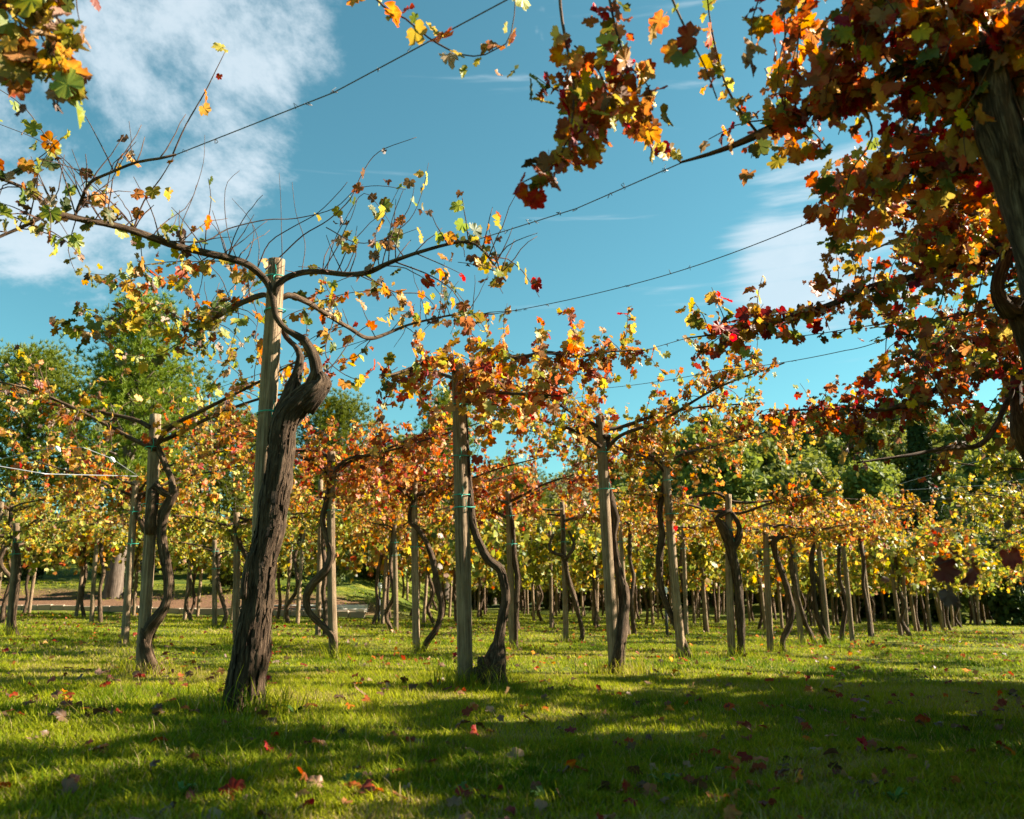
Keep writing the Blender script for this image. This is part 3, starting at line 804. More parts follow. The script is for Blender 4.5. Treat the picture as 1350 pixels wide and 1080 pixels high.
bR2 = Vector((3.62, 5.4, g1(3.62, 5.4)))
make_post(bR2, at(1338, 255, 5.4), .07, 'dark shaded post behind the crimson leaved vine, a coiled trunk around it',
          ties=((.90, .09, -.02), (.82, .09, -.02)), sides=18)
r2 = lambda *p: T_(p, 5.4)
tR2 = ([bR2 + Vector((-.1, -.1, -.1)), bR2 + Vector((-.12, -.1, .6)), bR2 + Vector((-.05, -.12, 1.3)), at(1350, 425, 5.25), at(1330, 410, 5.2), at(1315, 385, 5.2), at(1322, 350, 5.2), at(1332, 320, 5.25)],
       [.085, .075, .075, .08, .065, .04, .038, .035])
R2A = [(r2((1335, 330, -.1), (1318, 327), (1290, 336), (1250, 350), (1200, 366, .05), (1150, 378, .1), (1100, 400, .15), (1058, 413, .2), (1000, 432, .25), (950, 440, .3), (905, 446, .35)),
        [.034, .03, .028, .027, .026, .024, .022, .017, .012, .008, .005]),
       (r2((1335, 320, -.1), (1300, 290, -.3), (1240, 270, -.6), (1180, 265, -.8), (1110, 262, -1.0)), [.028, .024, .02, .014, .008]),
       (r2((1335, 330, -.1), (1330, 300, .2), (1290, 290, .8), (1220, 300, 1.5), (1150, 330, 1.9)), [.026, .022, .018, .014, .008]),
       (r2((1340, 330), (1380, 300, -.2), (1480, 260, -.4)), [.028, .022, .012]),
       ([at(1338, 320, 5.4), Vector((4.0, 5.4, 2.9)), Vector((4.7, 5.5, 3.1)), Vector((5.5, 5.7, 3.2))], [.03, .026, .02, .01]),  # last arms reach out of view, added for foreground shade
       ([at(1338, 320, 5.4), Vector((3.9, 5.0, 2.9)), Vector((4.3, 4.4, 3.1)), Vector((4.8, 3.8, 3.2))], [.03, .026, .02, .01]),
       ([at(1338, 320, 5.4), Vector((3.95, 5.9, 2.95)), Vector((4.3, 6.5, 3.2)), Vector((4.7, 7.2, 3.3))], [.03, .026, .02, .01])]
R2_tr = [(r2((1330, 400, -.15), (1290, 410, -.1), (1240, 420, 0), (1180, 425, .1), (1130, 432, .2), (1080, 440, .3), (1040, 445, .3)), .006, .05, pal(ol=2, b=2, cr=1), .1),
         (r2((1200, 366, .05), (1190, 400, .1), (1170, 440, .1), (1165, 480, .1), (1140, 500, .1)), .005, .035, P_R2, .0),
         (r2((1250, 350), (1240, 400, 0), (1220, 440, 0), (1230, 480, 0)), .005, .035, P_R2, .0),
         (r2((1300, 335), (1290, 390, 0), (1280, 440, 0), (1290, 500, 0)), .005, .032, P_R2, .0),
         (r2((1110, 262, -1.0), (1100, 310, -.9), (1090, 350, -.8), (1075, 370, -.8)), .004, .03, P_R2, .0),
         (r2((1000, 432, .25), (998, 410, .25), (1000, 385, .25), (1005, 365, .25)), .004, .035, P_C, .2)]
make_vine(bR2, tR2, R2A, [(46, .35, .34, 1.3, .026, .05), (36, .15, .5, 1.5, .026, .05, .85), (36, .2, .55, 1.4, .026), (12, .2, .5, 1.2, .03), (46, .2, .6, 1.2, .024), (46, .2, .6, 1.2, .024), (46, .3, .5, 1.2, .024, .2)],
          'red and olive leaved vine with a coiled trunk on the dark shaded post', P_R2, 14, traced=R2_tr, trunk_sides=20, size=.062)

bR3 = Vector((5.2, 7.9, g1(5.2, 7.9)))
make_post(bR3, at(1345, 430, 7.9), .07, 'dark post at the end of the dim brown canopy', ties=((.8, .09, -.02),), sides=16)
r3 = lambda *p: T_(p, 7.9)
tR3 = ([bR3 + Vector((-.15, -.1, -.1)), bR3 + Vector((-.1, -.1, .8)), at(1365, 620, 7.8), at(1345, 575, 7.7), at(1340, 520, 7.8), at(1342, 470, 7.9)], [.08, .07, .07, .075, .05, .04])
R3A = [(r3((1342, 480), (1300, 486), (1250, 506), (1200, 530), (1165, 540), (1130, 541, .1), (1085, 539, .1), (1050, 541, .1), (1014, 540, .1)), [.036, .033, .03, .027, .022, .018, .013, .008, .004]),
       (r3((1342, 500), (1300, 580, -.6), (1250, 590, -1), (1200, 600, -1.2), (1130, 610, -1.3)), [.028, .025, .02, .014, .008]),
       (r3((1342, 480), (1320, 450, .4), (1260, 450, 1.2), (1200, 470, 2.0)), [.028, .024, .018, .01]),
       (r3((1345, 480), (1300, 455, -.6), (1240, 445, -1.1), (1180, 440, -1.5)), [.028, .022, .016, .008]),
       ([at(1344, 480, 7.9), Vector((5.6, 7.9, 2.85)), Vector((6.3, 8.0, 3.1)), Vector((7.1, 8.2, 3.2))], [.03, .026, .02, .01]),  # remaining arms added outside the frame to cast shade on the lawn
       ([at(1344, 480, 7.9), Vector((5.5, 7.5, 2.85)), Vector((5.9, 6.9, 3.1)), Vector((6.4, 6.3, 3.2))], [.03, .026, .02, .01]),
       ([at(1344, 480, 7.9), Vector((5.25, 7.3, 2.85)), Vector((5.15, 6.7, 3.1)), Vector((5.2, 5.9, 3.2))], [.03, .026, .02, .01])]
R3_tr = [(r3((1180, 430, -1.5), (1230, 500, -1.4), (1270, 560, -1.3), (1310, 610, -1.2)), .006, None, None, 0),
         (r3((1200, 530), (1190, 560, 0), (1170, 590, 0), (1160, 610, 0)), .004, .04, P_R3, 0),
         (r3((1250, 590, -1), (1240, 620, -.9), (1220, 635, -.9)), .004, .04, P_R3, 0)]
make_vine(bR3, tR3, R3A, [(62, .35, .42, 1.3, .025), (7, .3, .4, 1.3, .03), (44, .2, .6, 1.3, .028), (46, .2, .6, 1.4, .028), (46, .2, .6, 1.2, .024), (46, .2, .6, 1.2, .024), (46, .2, .55, 1.2, .024)],
          'dull red and olive vine making the dim low canopy beyond the coiled trunk', P_R3, 15, traced=R3_tr, trunk_sides=16, size=.062)

# near vine on the left, only its hanging leaves reach into the picture
bN = Vector((-3.05, 3.1, g1(-3.05, 3.1)))
topN = bN + Vector((.05, 0, 2.95))
make_post(bN, topN, .07, 'post of the leafy vine hanging in from beyond the left edge', ties=((.8, .09, 0),), sides=14)
nn = lambda *p: T_(p, 3.0)
NA = [([topN + Vector((0, -.08, -.5)), topN + Vector((.1, -.1, -.1)), topN + Vector((.9, -.1, .25)), Vector((-1.0, 2.95, 3.4)), Vector((-.3, 2.95, 3.55)), Vector((.15, 2.95, 3.6))], [.035, .03, .026, .022, .017, .01]),
      ([topN + Vector((0, -.08, -.5)), topN + Vector((.05, -.3, -.1)), topN + Vector((.35, -.5, .1)), Vector((-2.1, 2.45, 3.1)), Vector((-1.6, 2.4, 3.2))], [.03, .027, .022, .017, .01])]
N_tr = [(nn((470, -90), (478, -30), (505, 8), (535, 25), (565, 50), (607, 72), (640, 72), (667, 58), (678, 20), (680, -60)), .005, .05, P_C, .12),
        (nn((520, -80), (500, -30), (485, -5)), .004, .05, P_C, .3),
        (nn((30, -80, -.4), (60, 0, -.4), (90, 50, -.4), (85, 110, -.4)), .005, .018, P_ML, .1),
        (nn((-20, -60, -.4), (20, 20, -.4), (45, 70, -.4), (40, 100, -.4)), .005, .017, P_C, .1),
        (nn((-60, -40, -.4), (-20, 20, -.4), (10, 60, -.4), (5, 100, -.4)), .005, .02, P_ML, .1),
        (nn((70, -60, -.4), (50, 30, -.4), (75, 80, -.4), (95, 125, -.4)), .004, .018, P_M, .2),
        (nn((10, -60, -.4), (0, 30, -.4), (20, 80, -.4), (30, 120, -.4)), .004, .018, P_M, .2),
        (nn((110, -60, -.4), (100, -10, -.4), (105, 30, -.4)), .004, .024, P_C, .2)]
make_vine(bN, ([bN + Vector((.1, -.1, -.1)), bN + Vector((.12, -.12, .8)), bN + Vector((-.05, -.1, 1.6)), topN + Vector((0, -.09, -.5))], [.08, .065, .055, .045]), NA,
          [None, (6, .2, .4, 1.3, .05)], 'yellow and brown leaved vine hanging in from beyond the left edge', P_ML, 16, traced=N_tr, size=.066, trunk_sides=14)

# ------------------------------------------------------------------ the middle vines
def sinuous(base, top, rg, side=None, r=.05, amp=.16, fork=.78):
    """a wandering trunk that leaves the ground beside its post and is tied to it higher up"""
    a = rg.uniform(0, 2 * math.pi) if side is None else side
    d = Vector((math.cos(a), math.sin(a) * .6, 0))
    foot = base + d * rg.uniform(.12, .28)
    foot.z = g1(foot.x, foot.y)
    H = top.z - base.z
    ax = (top - base)
    pts = [foot - Vector((0, 0, .1)), foot.copy()]
    for t in (.15, .3, .45, .6):
        q = base + ax * t
        pts.append(q + d * (amp * rg.uniform(.15, 1.25) + .05) + Vector((rg.normal(0, .035), rg.normal(0, .035), 0)))
    pts.append(base + ax * fork + d * .085)
    pts.append(base + ax * (fork + .12) + d * .05)
    return pts, [r * 1.35, r * 1.2, r * .95, r * .85, r * .9, r * .85, r * 1.05, r * .6]

MID = [  # base px, top px, post radius, trunk trace (px, py, w), palette, label stem, cane spec, leaf objects
    ((811, 887), (791, 549), .068, [(813, 900, 26), (813, 880, 24), (818, 845, 16), (822, 805, 17), (821, 775, 15), (813, 742, 11), (809, 705, 10), (812, 685, 13), (806, 665, 13), (800, 635, 10), (797, 600, 9), (802, 575, 7)],
     P_GO, 'two toned post with a rough trunk hugging its lower right side', 'vine with rough trunk hugging its post, gold and orange leaves above', 300),
    ((186, 888), (205, 547), .064, [(206, 900, 24), (200, 884, 22), (192, 850, 20), (200, 825, 18), (217, 802, 16), (223, 772, 15), (218, 738, 14), (213, 705, 15), (217, 675, 16), (229, 650, 14), (226, 632, 9)],
     P_TN, 'split topped grey post behind the S shaped hollow trunk', 'vine with a hollow S shaped double trunk and thin brownish leaves', 300),
    ((899, 868), (876, 589), .068, [(914, 870, 9), (905, 856, 9), (893, 830, 9), (880, 800, 9), (871, 770, 10), (869, 735, 11), (873, 705, 10), (870, 680, 8), (873, 655, 8)],
     P_GO, 'leaning rounded post with a thin trunk crossing behind it', 'vine with thin trunk crossing behind a leaning post, gold leaves', 0),
    ((965, 866), (960, 652), .062, [(978, 872, 13), (977, 852, 12), (976, 810, 12), (972, 765, 13), (965, 730, 16), (958, 705, 18), (950, 690, 14), (944, 683, 8)],
     P_GO, 'post topped by a forked black vine head', 'vine with a forked black head and straight trunk, amber leaves', 0),
    ((1016, 860), (1009, 690), .06, [(1034, 866, 9), (1032, 845, 8), (1040, 825, 9), (1044, 805, 9), (1036, 770, 9), (1025, 740, 9), (1020, 715, 10), (1030, 706, 6)],
     P_GO, 'slim post left of a bowed trunk ending in a hook', 'vine with a bowed trunk hooked near its top, amber leaves', 0),
    ((440, 868), (437, 596), .062, [(441, 878, 12), (441, 858, 11), (438, 838, 10), (422, 822, 9), (407, 806, 9), (404, 786, 11), (415, 767, 13), (430, 752, 14), (437, 730, 12), (430, 705, 8), (425, 685, 8), (430, 665, 9)],
     P_OR, 'thin grey post in front of the deeply looped trunk', 'red leaved vine with a deeply looped low trunk', 0),
    ((549, 860), (546, 634), .06, [(556, 866, 9), (562, 848, 9), (577, 825, 9), (582, 800, 9), (576, 770, 10), (572, 745, 9), (562, 715, 8), (550, 697, 9), (540, 687, 7), (540, 675, 5)],
     P_OR, 'post with a trunk bowing away to its right', 'orange leaved vine whose trunk bows far out from its post', 0),
    ((676, 856), (670, 648), .058, [(679, 862, 8), (680, 840, 7), (681, 800, 7), (682, 760, 8), (678, 735, 9), (676, 700, 7)], P_OR,
     'thin dark post with its trunk running close alongside', 'vine with dark red dry leaves behind the knotted stump', 0),
    ((746, 846), (741, 662), .058, [(762, 850, 7), (768, 838, 6), (764, 815, 7), (756, 785, 8), (747, 755, 8), (745, 738, 9), (742, 728, 6)], P_GO,
     'post holding a Y shaped vine head', 'vine with a Y shaped head between two short arms', 0),
    ((311, 848), (312, 676), .062, [(333, 852, 10), (333, 800, 10), (332, 760, 12), (326, 735, 9), (318, 722, 8)], P_YG,
     'pale smooth post just left of the thickest gnarled trunk', 'green and yellow vine left of the thickest gnarled trunk', 0),
    ((164, 850), (179, 634), .06, None, P_GO, 'foremost pale post of the leaning post cluster', 'orange leaved vine at the leaning post cluster', 0),
    ((1057, 850), (1043, 684), .062, [(1080, 858, 7), (1068, 835, 7), (1055, 800, 7), (1046, 760, 8), (1042, 720, 8)], P_GO, 'leaning post with a trunk slanting across its foot', 'vine whose trunk slants across the foot of its leaning post', 0),
    ((1092, 850), (1076, 688), .06, [(1092, 856, 9), (1086, 835, 9), (1076, 805, 7), (1072, 770, 7), (1070, 735, 8), (1073, 722, 6)], P_GO, 'post with double trunk twisting round a gap', 'vine with twin trunks twisting round a gap', 0),
    ((12, 838), (22, 690), .062, [(26, 842, 7), (18, 820, 6), (22, 780, 7), (24, 740, 8)], P_YG, 'stout post by a curled root at the far left', 'yellow green vine with a curled root loop at the far left', 0),
    ((283, 826), (283, 712), .06, None, P_YG, 'short dark post midway to the soil bank', 'yellow vine on the short dark post near the soil bank', 0),
    ((522, 834), (520, 682), .06, None, P_GO, 'dark post with twin looping stems', 'gold leaved vine with twin looping stems', 0),
]
taken = [(bm.x, bm.y), (bC.x, bC.y), (bR1.x, bR1.y), (bR2.x, bR2.y), (bR3.x, bR3.y)]
for i, (bp_, tp_, pr_, tr_, pl, lp, lv, lo) in enumerate(MID):
    rg = np.random.default_rng(50 + i)
    b = ghit(*bp_); Yb = b.y; t = at(tp_[0], tp_[1], Yb)
    taken.append((b.x, b.y))
    make_post(b, t, pr_ * .88, lp, ties=((.82 + rg.uniform(-.05, .05), pr_ + .02, .01), (.66 + rg.uniform(-.06, .06), pr_ + .03, .02)), sides=14)
    if tr_:
        tp = T_([(q[0], q[1], .07 if i in (0, 2) and q[1] < 840 else -.03) for q in tr_], Yb); tw = WR([q[2] for q in tr_], Yb)
        tp[0].z = min(tp[0].z, g1(tp[0].x, tp[0].y) - .06)
        tp.append(t + Vector((.03, -.05, -.25))); tw.append(.028)
    else:
        tp, tw = sinuous(b, t, rg)
    near = lo > 0
    low = tp_[0] > 940 or i in (8, 9, 13, 14)
    arms = proc_arms(t, rg, 5, 1.9, .0 if low else .34, .024)
    sp_ = (23, .35, .62, 1.2, .024) if near else (22, .36, .66, 1.1, .021)
    if low: sp_ = (24, .22, .45, 1.3, .021)
    if pl is P_TN: sp_ = (17, .35, .55, 1.2, .04)
    ex = []
    if i == 1:   # second stem of the hollow trunk
        ex = [(T_([(200, 880, -.05), (190, 845, -.05), (188, 800, .04), (196, 760, .06), (198, 720, .05), (212, 690, .02)], Yb), WR([16, 13, 9, 8, 9, 8], Yb)),
              (T_([(197, 705, -.05), (200, 670, -.06), (205, 640, -.06), (216, 650, -.05), (228, 655, -.05)], Yb), WR([14, 20, 16, 10, 10], Yb))]
    if i == 3:
        ex = [(T_([(965, 725, -.06), (975, 705, -.06), (973, 690, -.05), (965, 676, -.05)], Yb), WR([12, 10, 7, 6], Yb))]
    if i == 8:
        ex = [(T_([(745, 738, -.05), (752, 730, -.05), (757, 718, -.05), (750, 700, -.05)], Yb), WR([7, 5, 5, 4], Yb)), (T_([(742, 733, -.05), (728, 728, -.05), (724, 718, -.05), (730, 705, -.05)], Yb), WR([6, 5, 4, 4], Yb))]
    if i == 12:
        ex = [(T_([(1092, 845, -.05), (1083, 830, .03), (1085, 800, .04), (1080, 770, .03), (1072, 755, 0)], Yb), WR([8, 7, 7, 7, 7], Yb))]
    make_vine(b, (tp, tw), arms, sp_, lv, pl, 200 + i, leaf_objs=lo, lod=0 if near else 1, size=.052, trunk_sides=14, stumps=ex,
              spread=.025, strips=40 if near else 22, rough=.30)

# ------------------------------------------------------------------ the back rows: a few vines built once, then copied one by one
def proto_parts(seed, palette, lod, H=2.75, leaf=.056, n_c=20, spc=.024, dl=.68):
    rg = np.random.default_rng(seed)
    base = Vector((0, 0, 0)); top = Vector((rg.uniform(-.1, .1), rg.uniform(-.1, .1), H))
    parts = []
    a = rg.uniform(0, 2 * math.pi)
    d = Vector((math.cos(a), math.sin(a), 0))
    pts = [d * .2 - Vector((0, 0, .25)), d * rg.uniform(.15, .3)]
    for t in (.15, .3, .45, .6): pts.append(top * t + d * (rg.uniform(.02, .22) + .07) + Vector((rg.normal(0, .04), rg.normal(0, .04), 0)))
    pts += [top * .78 + d * .08, top * .9 + d * .05]
    g = Geo(); r = .05
    g.tube(pts, [r * 1.4, r * 1.2, r, r * .9, r * .9, r * .85, r * 1.05, r * .6], 9, .1, rough=.22, freq=4, seed=seed)
    parts.append(('trunk', g.mesh('trunk', BARK)))
    LP = []; cg = Geo()
    for ai, (ap, ar) in enumerate(proc_arms(top, rg, 5, 1.95, .14, .024)):
        g = Geo(); g.tube(ap, ar, 6, .12, rough=.15, freq=6, seed=seed + ai)
        parts.append(('arm', g.mesh('arm', BARK)))
        path, _ = smooth_path(ap, ar, .06)
        for _ in range(n_c):
            q = path[int(rg.uniform(.12, 1) * (len(path) - 1))]
            aa = rg.uniform(0, 2 * math.pi); up = rg.random() < .36
            dd = Vector((math.cos(aa) * .6, math.sin(aa) * .6, 1)) if up else Vector((math.cos(aa), math.sin(aa), rg.uniform(-.3, .6)))
            cp = cane_path(q, dd, (.5 if up else dl) * rg.uniform(.5, 1.3), .4 if up else 1.2, rg, step=.1)
            cg.tube(cp, [.005] * len(cp), 3, 1, resample=False, cap=False)
            LP += [tuple(p) for p in along(cp, spc * rg.uniform(.7, 1.5), .1)]
    n = len(LP)
    P = np.array(LP) + rg.normal(0, .032, (n, 3))
    S = leaf * rg.uniform(.5, 1.3, n)
    MI = (rg.random(n)[:, None] > np.cumsum(palette)[None]).sum(1).clip(0, 8)
    Vv, T, E, Rr, Mm = leaves_np(P, orient(n, rg), S, MI, rg.integers(0, NVAR, n), lod)
    parts.append(('foliage', mesh_np('foliage', Vv, T, LEAF, Mm, {'edge': ('FLOAT', E), 'rnd': ('FLOAT', Rr)})))
    parts.append(('canes', cg.mesh('canes', CANE)))
    return parts
PROTO = {'yg': [proto_parts(301, P_YG, 1), proto_parts(302, P_YG, 1), proto_parts(303, pal(y=1.6, l=3.2, g=.5, ol=1.8, t=.3), 1)],
         'go': [proto_parts(304, P_GO, 1), proto_parts(305, P_GO, 1)],
         'or': [proto_parts(306, P_OR, 1)],
         'far': [proto_parts(307, P_YG, 2, leaf=.11, n_c=18, spc=.07, dl=1.25), proto_parts(308, pal(y=1.8, l=3.4, g=.6, ol=1.6), 2, leaf=.11, n_c=18, spc=.07, dl=1.35), proto_parts(309, P_GO, 2, leaf=.11, n_c=17, spc=.07, dl=1.1)],
         'shade': [proto_parts(310, P_R1, 1, H=2.9, n_c=46, spc=.032, leaf=.10), proto_parts(311, P_R2, 1, H=2.9, n_c=46, spc=.032, leaf=.10)]}
PPOST = []
for k in range(4):
    g = Geo(); g.tube([Vector((0, 0, -.25)), Vector((.02, .01, 1.3)), Vector((0, 0, 2.72 + .12 * k))], [.056, .052, .046], 10, .3, rough=.06, freq=1, seed=k * 9)
    PPOST.append(g.mesh('shaft', POST))
tie_me = None
def copy_vine(kind, x, y, rg, label_v, label_p, gv, gp_, sc=1.0, post=True):
    z = g1(x, y)
    pi = int(rg.integers(0, len(PROTO[kind])))
    parts = PROTO[kind][pi]
    if kind == 'far' and 'backmost' in label_v:
        label_v = ('small yellow vine in the backmost rows', 'small lime green vine in the backmost rows', 'small amber vine in the backmost rows')[pi]
        gv = ('yellow', 'lime', 'amber')[pi] + ' vines of the backmost rows'
    root = empty('grapevine', (x, y, z), rg.uniform(0, 2 * math.pi))
    root.scale = (sc, sc, sc * rg.uniform(.94, 1.08))
    for nme, me in parts:
        o = link(nme, me, root)
        if nme in ('foliage', 'canes'): o['kind'] = 'stuff'
    tag(root, label_v, 'grapevine', gv)
    if post:
        pr_ = empty('wooden_post', (x, y, z), rg.uniform(0, 6.28))
        pr_.rotation_euler.x = rg.normal(0, .03); pr_.rotation_euler.y = rg.normal(0, .03)
        link('shaft', PPOST[int(rg.integers(0, 4))], pr_)
        global tie_me
        if tie_me is None:
            t = make_tie(pr_, Vector((0, 0, 2.1)), .08, (0, 0, 0)); tie_me = t.data
        else: link('tie', tie_me, pr_)
        tag(pr_, label_p, 'post', gp_)
u = Vector((.552, .834)); nrm = Vector((.834, -.552))
rg = np.random.default_rng(99)
n_far = 0
for j in range(1, 17):
    c = -.1 - 4.05 * j
    t = -30 + rg.uniform(0, 2)
    while t < 60:
        t += 2.15 * rg.uniform(.88, 1.12)
        p = nrm * c + u * t + Vector((rg.normal(0, .15), rg.normal(0, .15)))
        x, y = p
        if y < 12.5 or y > 57 or abs(x / y) > .74: continue
        if x < -5.2 and y > 28.3: continue
        if min((x - a) ** 2 + (y - b) ** 2 for a, b in taken) < 2.2 ** 2: continue
        ry = x / y
        if y > 22: kind = 'far'
        elif ry < -.15: kind = 'yg' if rg.random() < .62 else ('go' if rg.random() < .75 else 'or')
        else: kind = 'go' if rg.random() < .55 else 'yg'
        if kind == 'far': a_, b_ = 'small yellow green vine in the hazy backmost vineyard rows', 'thin post in the backmost vineyard rows'; gv, gp_ = 'vines of the backmost rows', 'posts of the backmost rows'
        elif kind == 'yg': a_, b_ = 'yellow and green leaved vine in the crowded middle rows', 'weathered post among the crowded middle rows of vines'; gv, gp_ = 'yellow vines of the middle rows', 'posts of the middle rows'
        elif kind == 'go': a_, b_ = 'gold and amber leaved vine in the crowded middle rows', 'weathered post among the crowded middle rows of vines'; gv, gp_ = 'amber vines of the middle rows', 'posts of the middle rows'
        else: a_, b_ = 'rust red leaved vine in the crowded middle rows', 'weathered post among the crowded middle rows of vines'; gv, gp_ = 'rust red vines of the middle rows', 'posts of the middle rows'
        copy_vine(kind, x, y, rg, a_, b_, gv, gp_)
        n_far += 1
# right-hand row going on past the dim canopy, and unseen vines of the next row, placed and thickened to shade the lawn
for (x, y) in ((7.35, 10.4), (9.0, 13.0), (10.2, 15.4), (11.7, 18.2), (13.6, 21), (15.6, 24), (18.0, 27.5)):
    copy_vine('yg' if y < 22 else 'far', x, y, rg, 'bright yellow vine at the edge of the sunlit lawn', 'post of the bright yellow vines at the lawn edge', 'bright yellow vines at the lawn edge', 'posts at the lawn edge')
for (x, y) in ((4.6, 3.3), (5.8, 2.0), (6.6, 5.0), (8.0, 7.3), (4.3, .2), (7.4, 1.2), (8.9, 3.6), (10.4, 6.2), (5.1, 4.5), (6.4, 6.4), (7.6, 8.6), (9.2, 9.6)):
    copy_vine('shade', x, y, rg, 'unseen dense red leaved vine beyond the dark shaded posts, placed to shade the lawn', 'post of the unseen dense red vines placed to shade the lawn', 'dense red vines out to the right', 'posts of the dense red vines', sc=1.05)
print('far vines', n_far)

# ------------------------------------------------------------------ wires
def wire(pts, label, r=.0032, sag=.0, mat=WIRE, knots=0, insul=None):
    P = []
    for a, b in zip(pts, pts[1:]):
        n = 14
        for i in range(n):
            t = i / n; q = a.lerp(b, t); q.z -= sag * 4 * t * (1 - t); P.append(q)
    P.append(pts[-1])
    root = empty('trellis_wire', P[0])
    g = Geo(); g.tube(P, [r] * len(P), 5, 1, resample=False)
    rg_ = np.random.default_rng(len(label) * 7)
    for _ in range(knots):     # dry tendrils left wound on the wire
        q = P[int(rg_.integers(1, len(P) - 1))]
        t_ = [q + Vector((rg_.normal(0, .012), rg_.normal(0, .012), rg_.normal(0, .012))) for _k in range(4)]
        g.tube([q] + t_, [.003, .0025, .002, .002, .001], 4, .02)
    g.build('strand', mat, root, P[0])
    for q in insul or ():
        gi = Geo(); gi.tube([q + Vector((-.03, 0, .03)), q, q + Vector((.03, 0, -.04))], [.02, .035, .02], 8, .02)
        gi.build('insulator', WHITE, root, P[0])
    tag(root, label, 'wire', 'trellis wires')
wire([at(232, 204, YM - 1.1), at(440, 122, YM - 1.9), at(668, 0, 2.95), at(760, -70, 2.8)], 'dark wire rising from the longest bare arm toward the overhead cane', knots=8)
wire([at(620, 319, YM - .65), at(760, 275, YM - 1.2), at(900, 214, 3.5)], 'wire between the nearly bare arm and the red vine arm', knots=10, r=.003)
wire([at(652, 414, YM + 1.5), at(860, 368, 6.3), at(1056, 298, 5.0), at(1110, 262, 4.4)], 'long wire from the lower bare arm to the red and olive vine', sag=.02, knots=9, r=.0035)
wire([at(850, 462, YC + .6), at(905, 446, 5.75)], 'short wire joining the orange leaved arm to the red and olive vine', r=.003, knots=2)
wire([at(620, 470, YC), at(740, 466, YC + .3), at(850, 462, YC + .6)], 'wire running inside the orange leaves over the stout brown post', r=.003, knots=3)
b8 = ghit(811, 887).y; b9 = ghit(899, 868).y
wire([at(795, 512, b8 + .3), at(950, 488, 7.8), at(1115, 462, 6.2), at(1180, 440, 6.0)], 'wire over the two toned post toward the dim canopy', sag=.02, knots=4)
wire([at(880, 598, b9), at(985, 582, b9 - .8), at(1080, 556, 9.5), at(1190, 552, 8.2), at(1260, 540, 7.9)], 'wire just under the dim canopy against the wooded hill', sag=.02, knots=4)
wire([at(560, 545, 8.4), at(680, 538, 9), at(790, 520, b8 + .2)], 'thin wire behind the stout brown post', r=.003)
wire([at(750, 610, 12.5), at(860, 580, b9 + .4), at(1000, 574, 10.5), at(1130, 560, 9.5)], 'thin wire beyond the leaning rounded post', r=.003)
wire([at(262, 520, 9), at(345, 492, 7.2), at(490, 446, YM + 1.2)], 'thin wire behind the tall grey post', r=.003)
wire([at(1180, 640, 16), at(1300, 605, 12.5), at(1420, 560, 11)], 'upper pale wire crossing in front of the cypress', r=.004, mat=WIREL)
wire([at(1180, 647, 17), at(1300, 640, 13), at(1420, 620, 12)], 'second pale wire crossing in front of the cypress', r=.004, mat=WIREL)
wire([at(1190, 664, 18), at(1300, 650, 14), at(1420, 640, 12)], 'third dull wire crossing in front of the cypress', r=.004)
wire([at(1190, 697, 20), at(1300, 698, 16), at(1420, 690, 14)], 'lowest pale wire crossing in front of the cypress', r=.004, mat=WIREL)
wire([at(-30, 612, 11.5), at(70, 590, 11.5), at(110, 590, 11.5), at(148, 605, 12), at(200, 640, 13)], 'pale wire with two white insulators in front of the pines', r=.004, mat=WIREL, insul=[at(76, 592, 11.5), at(148, 606, 12)])
wire([at(-30, 610, 9.5), at(60, 625, 10), at(180, 628, 12)], 'pale cane wire along the left canopy', r=.007, mat=WIREL)

# ------------------------------------------------------------------ soil bank: kerb, pale wall, lamps
kb = empty('stone_kerb', (-12, 29, g1(-12, 29)))
x = -24.0
rk = random.Random(4)
while x < -5.0:
    w = rk.uniform(.42, .6); y = 29.0 + .2 * math.sin(x * .2)
    g = Geo(); g.box((x + w / 2, y, g1(x + w / 2, y) + .06), (w - .03, .16, rk.uniform(.34, .42)), rk.uniform(-.03, .03), .008, bev=.02)
    g.build('kerb_stone', STONE, kb, kb.location, smooth=False)
    x += w
tag(kb, 'low kerb of tan stones edging the lawn below the soil bank', 'kerb')
wl = empty('stone_steps', (-7, 30.0, g1(-7, 30.0)))
zs = g1(-7, 29.3)
for ly in range(3):
    x = -8.8 + (.3 if ly % 2 else 0)
    while x < -5.9:
        w = rk.uniform(.6, .95)
        g = Geo(); g.box((x + w / 2, 29.75 + ly * .62, zs + .04 + ly * .13), (w - .02, .66, .2), 0, .006, bev=.02)
        g.build('slab', PSTONE, wl, wl.location, smooth=False); x += w
tag(wl, 'sunlit pale stone steps climbing the soil bank', 'steps')
for (px, py, Yl, la) in ((878, 800, 20, 'small white topped garden light post beyond the leaning rounded post'), (500, 800, 24, 'small white topped garden light post near the twin looping stems')):
    p = at(px, py, Yl); b = Vector((p.x, Yl, g1(p.x, Yl)))
    root = empty('garden_light', b)
    g = Geo(); g.tube([b - Vector((0, 0, .1)), b + Vector((0, 0, .95))], [.035, .03], 8, .3); g.build('pole', DARKM, root, b)
    g = Geo(); g.tube([b + Vector((0, 0, .95)), b + Vector((0, 0, .98)), b + Vector((0, 0, 1.1)), b + Vector((0, 0, 1.12))], [.03, .05, .05, .03], 10, 1); g.build('lamp_head', WHITE, root, b)
    tag(root, la, 'garden light')

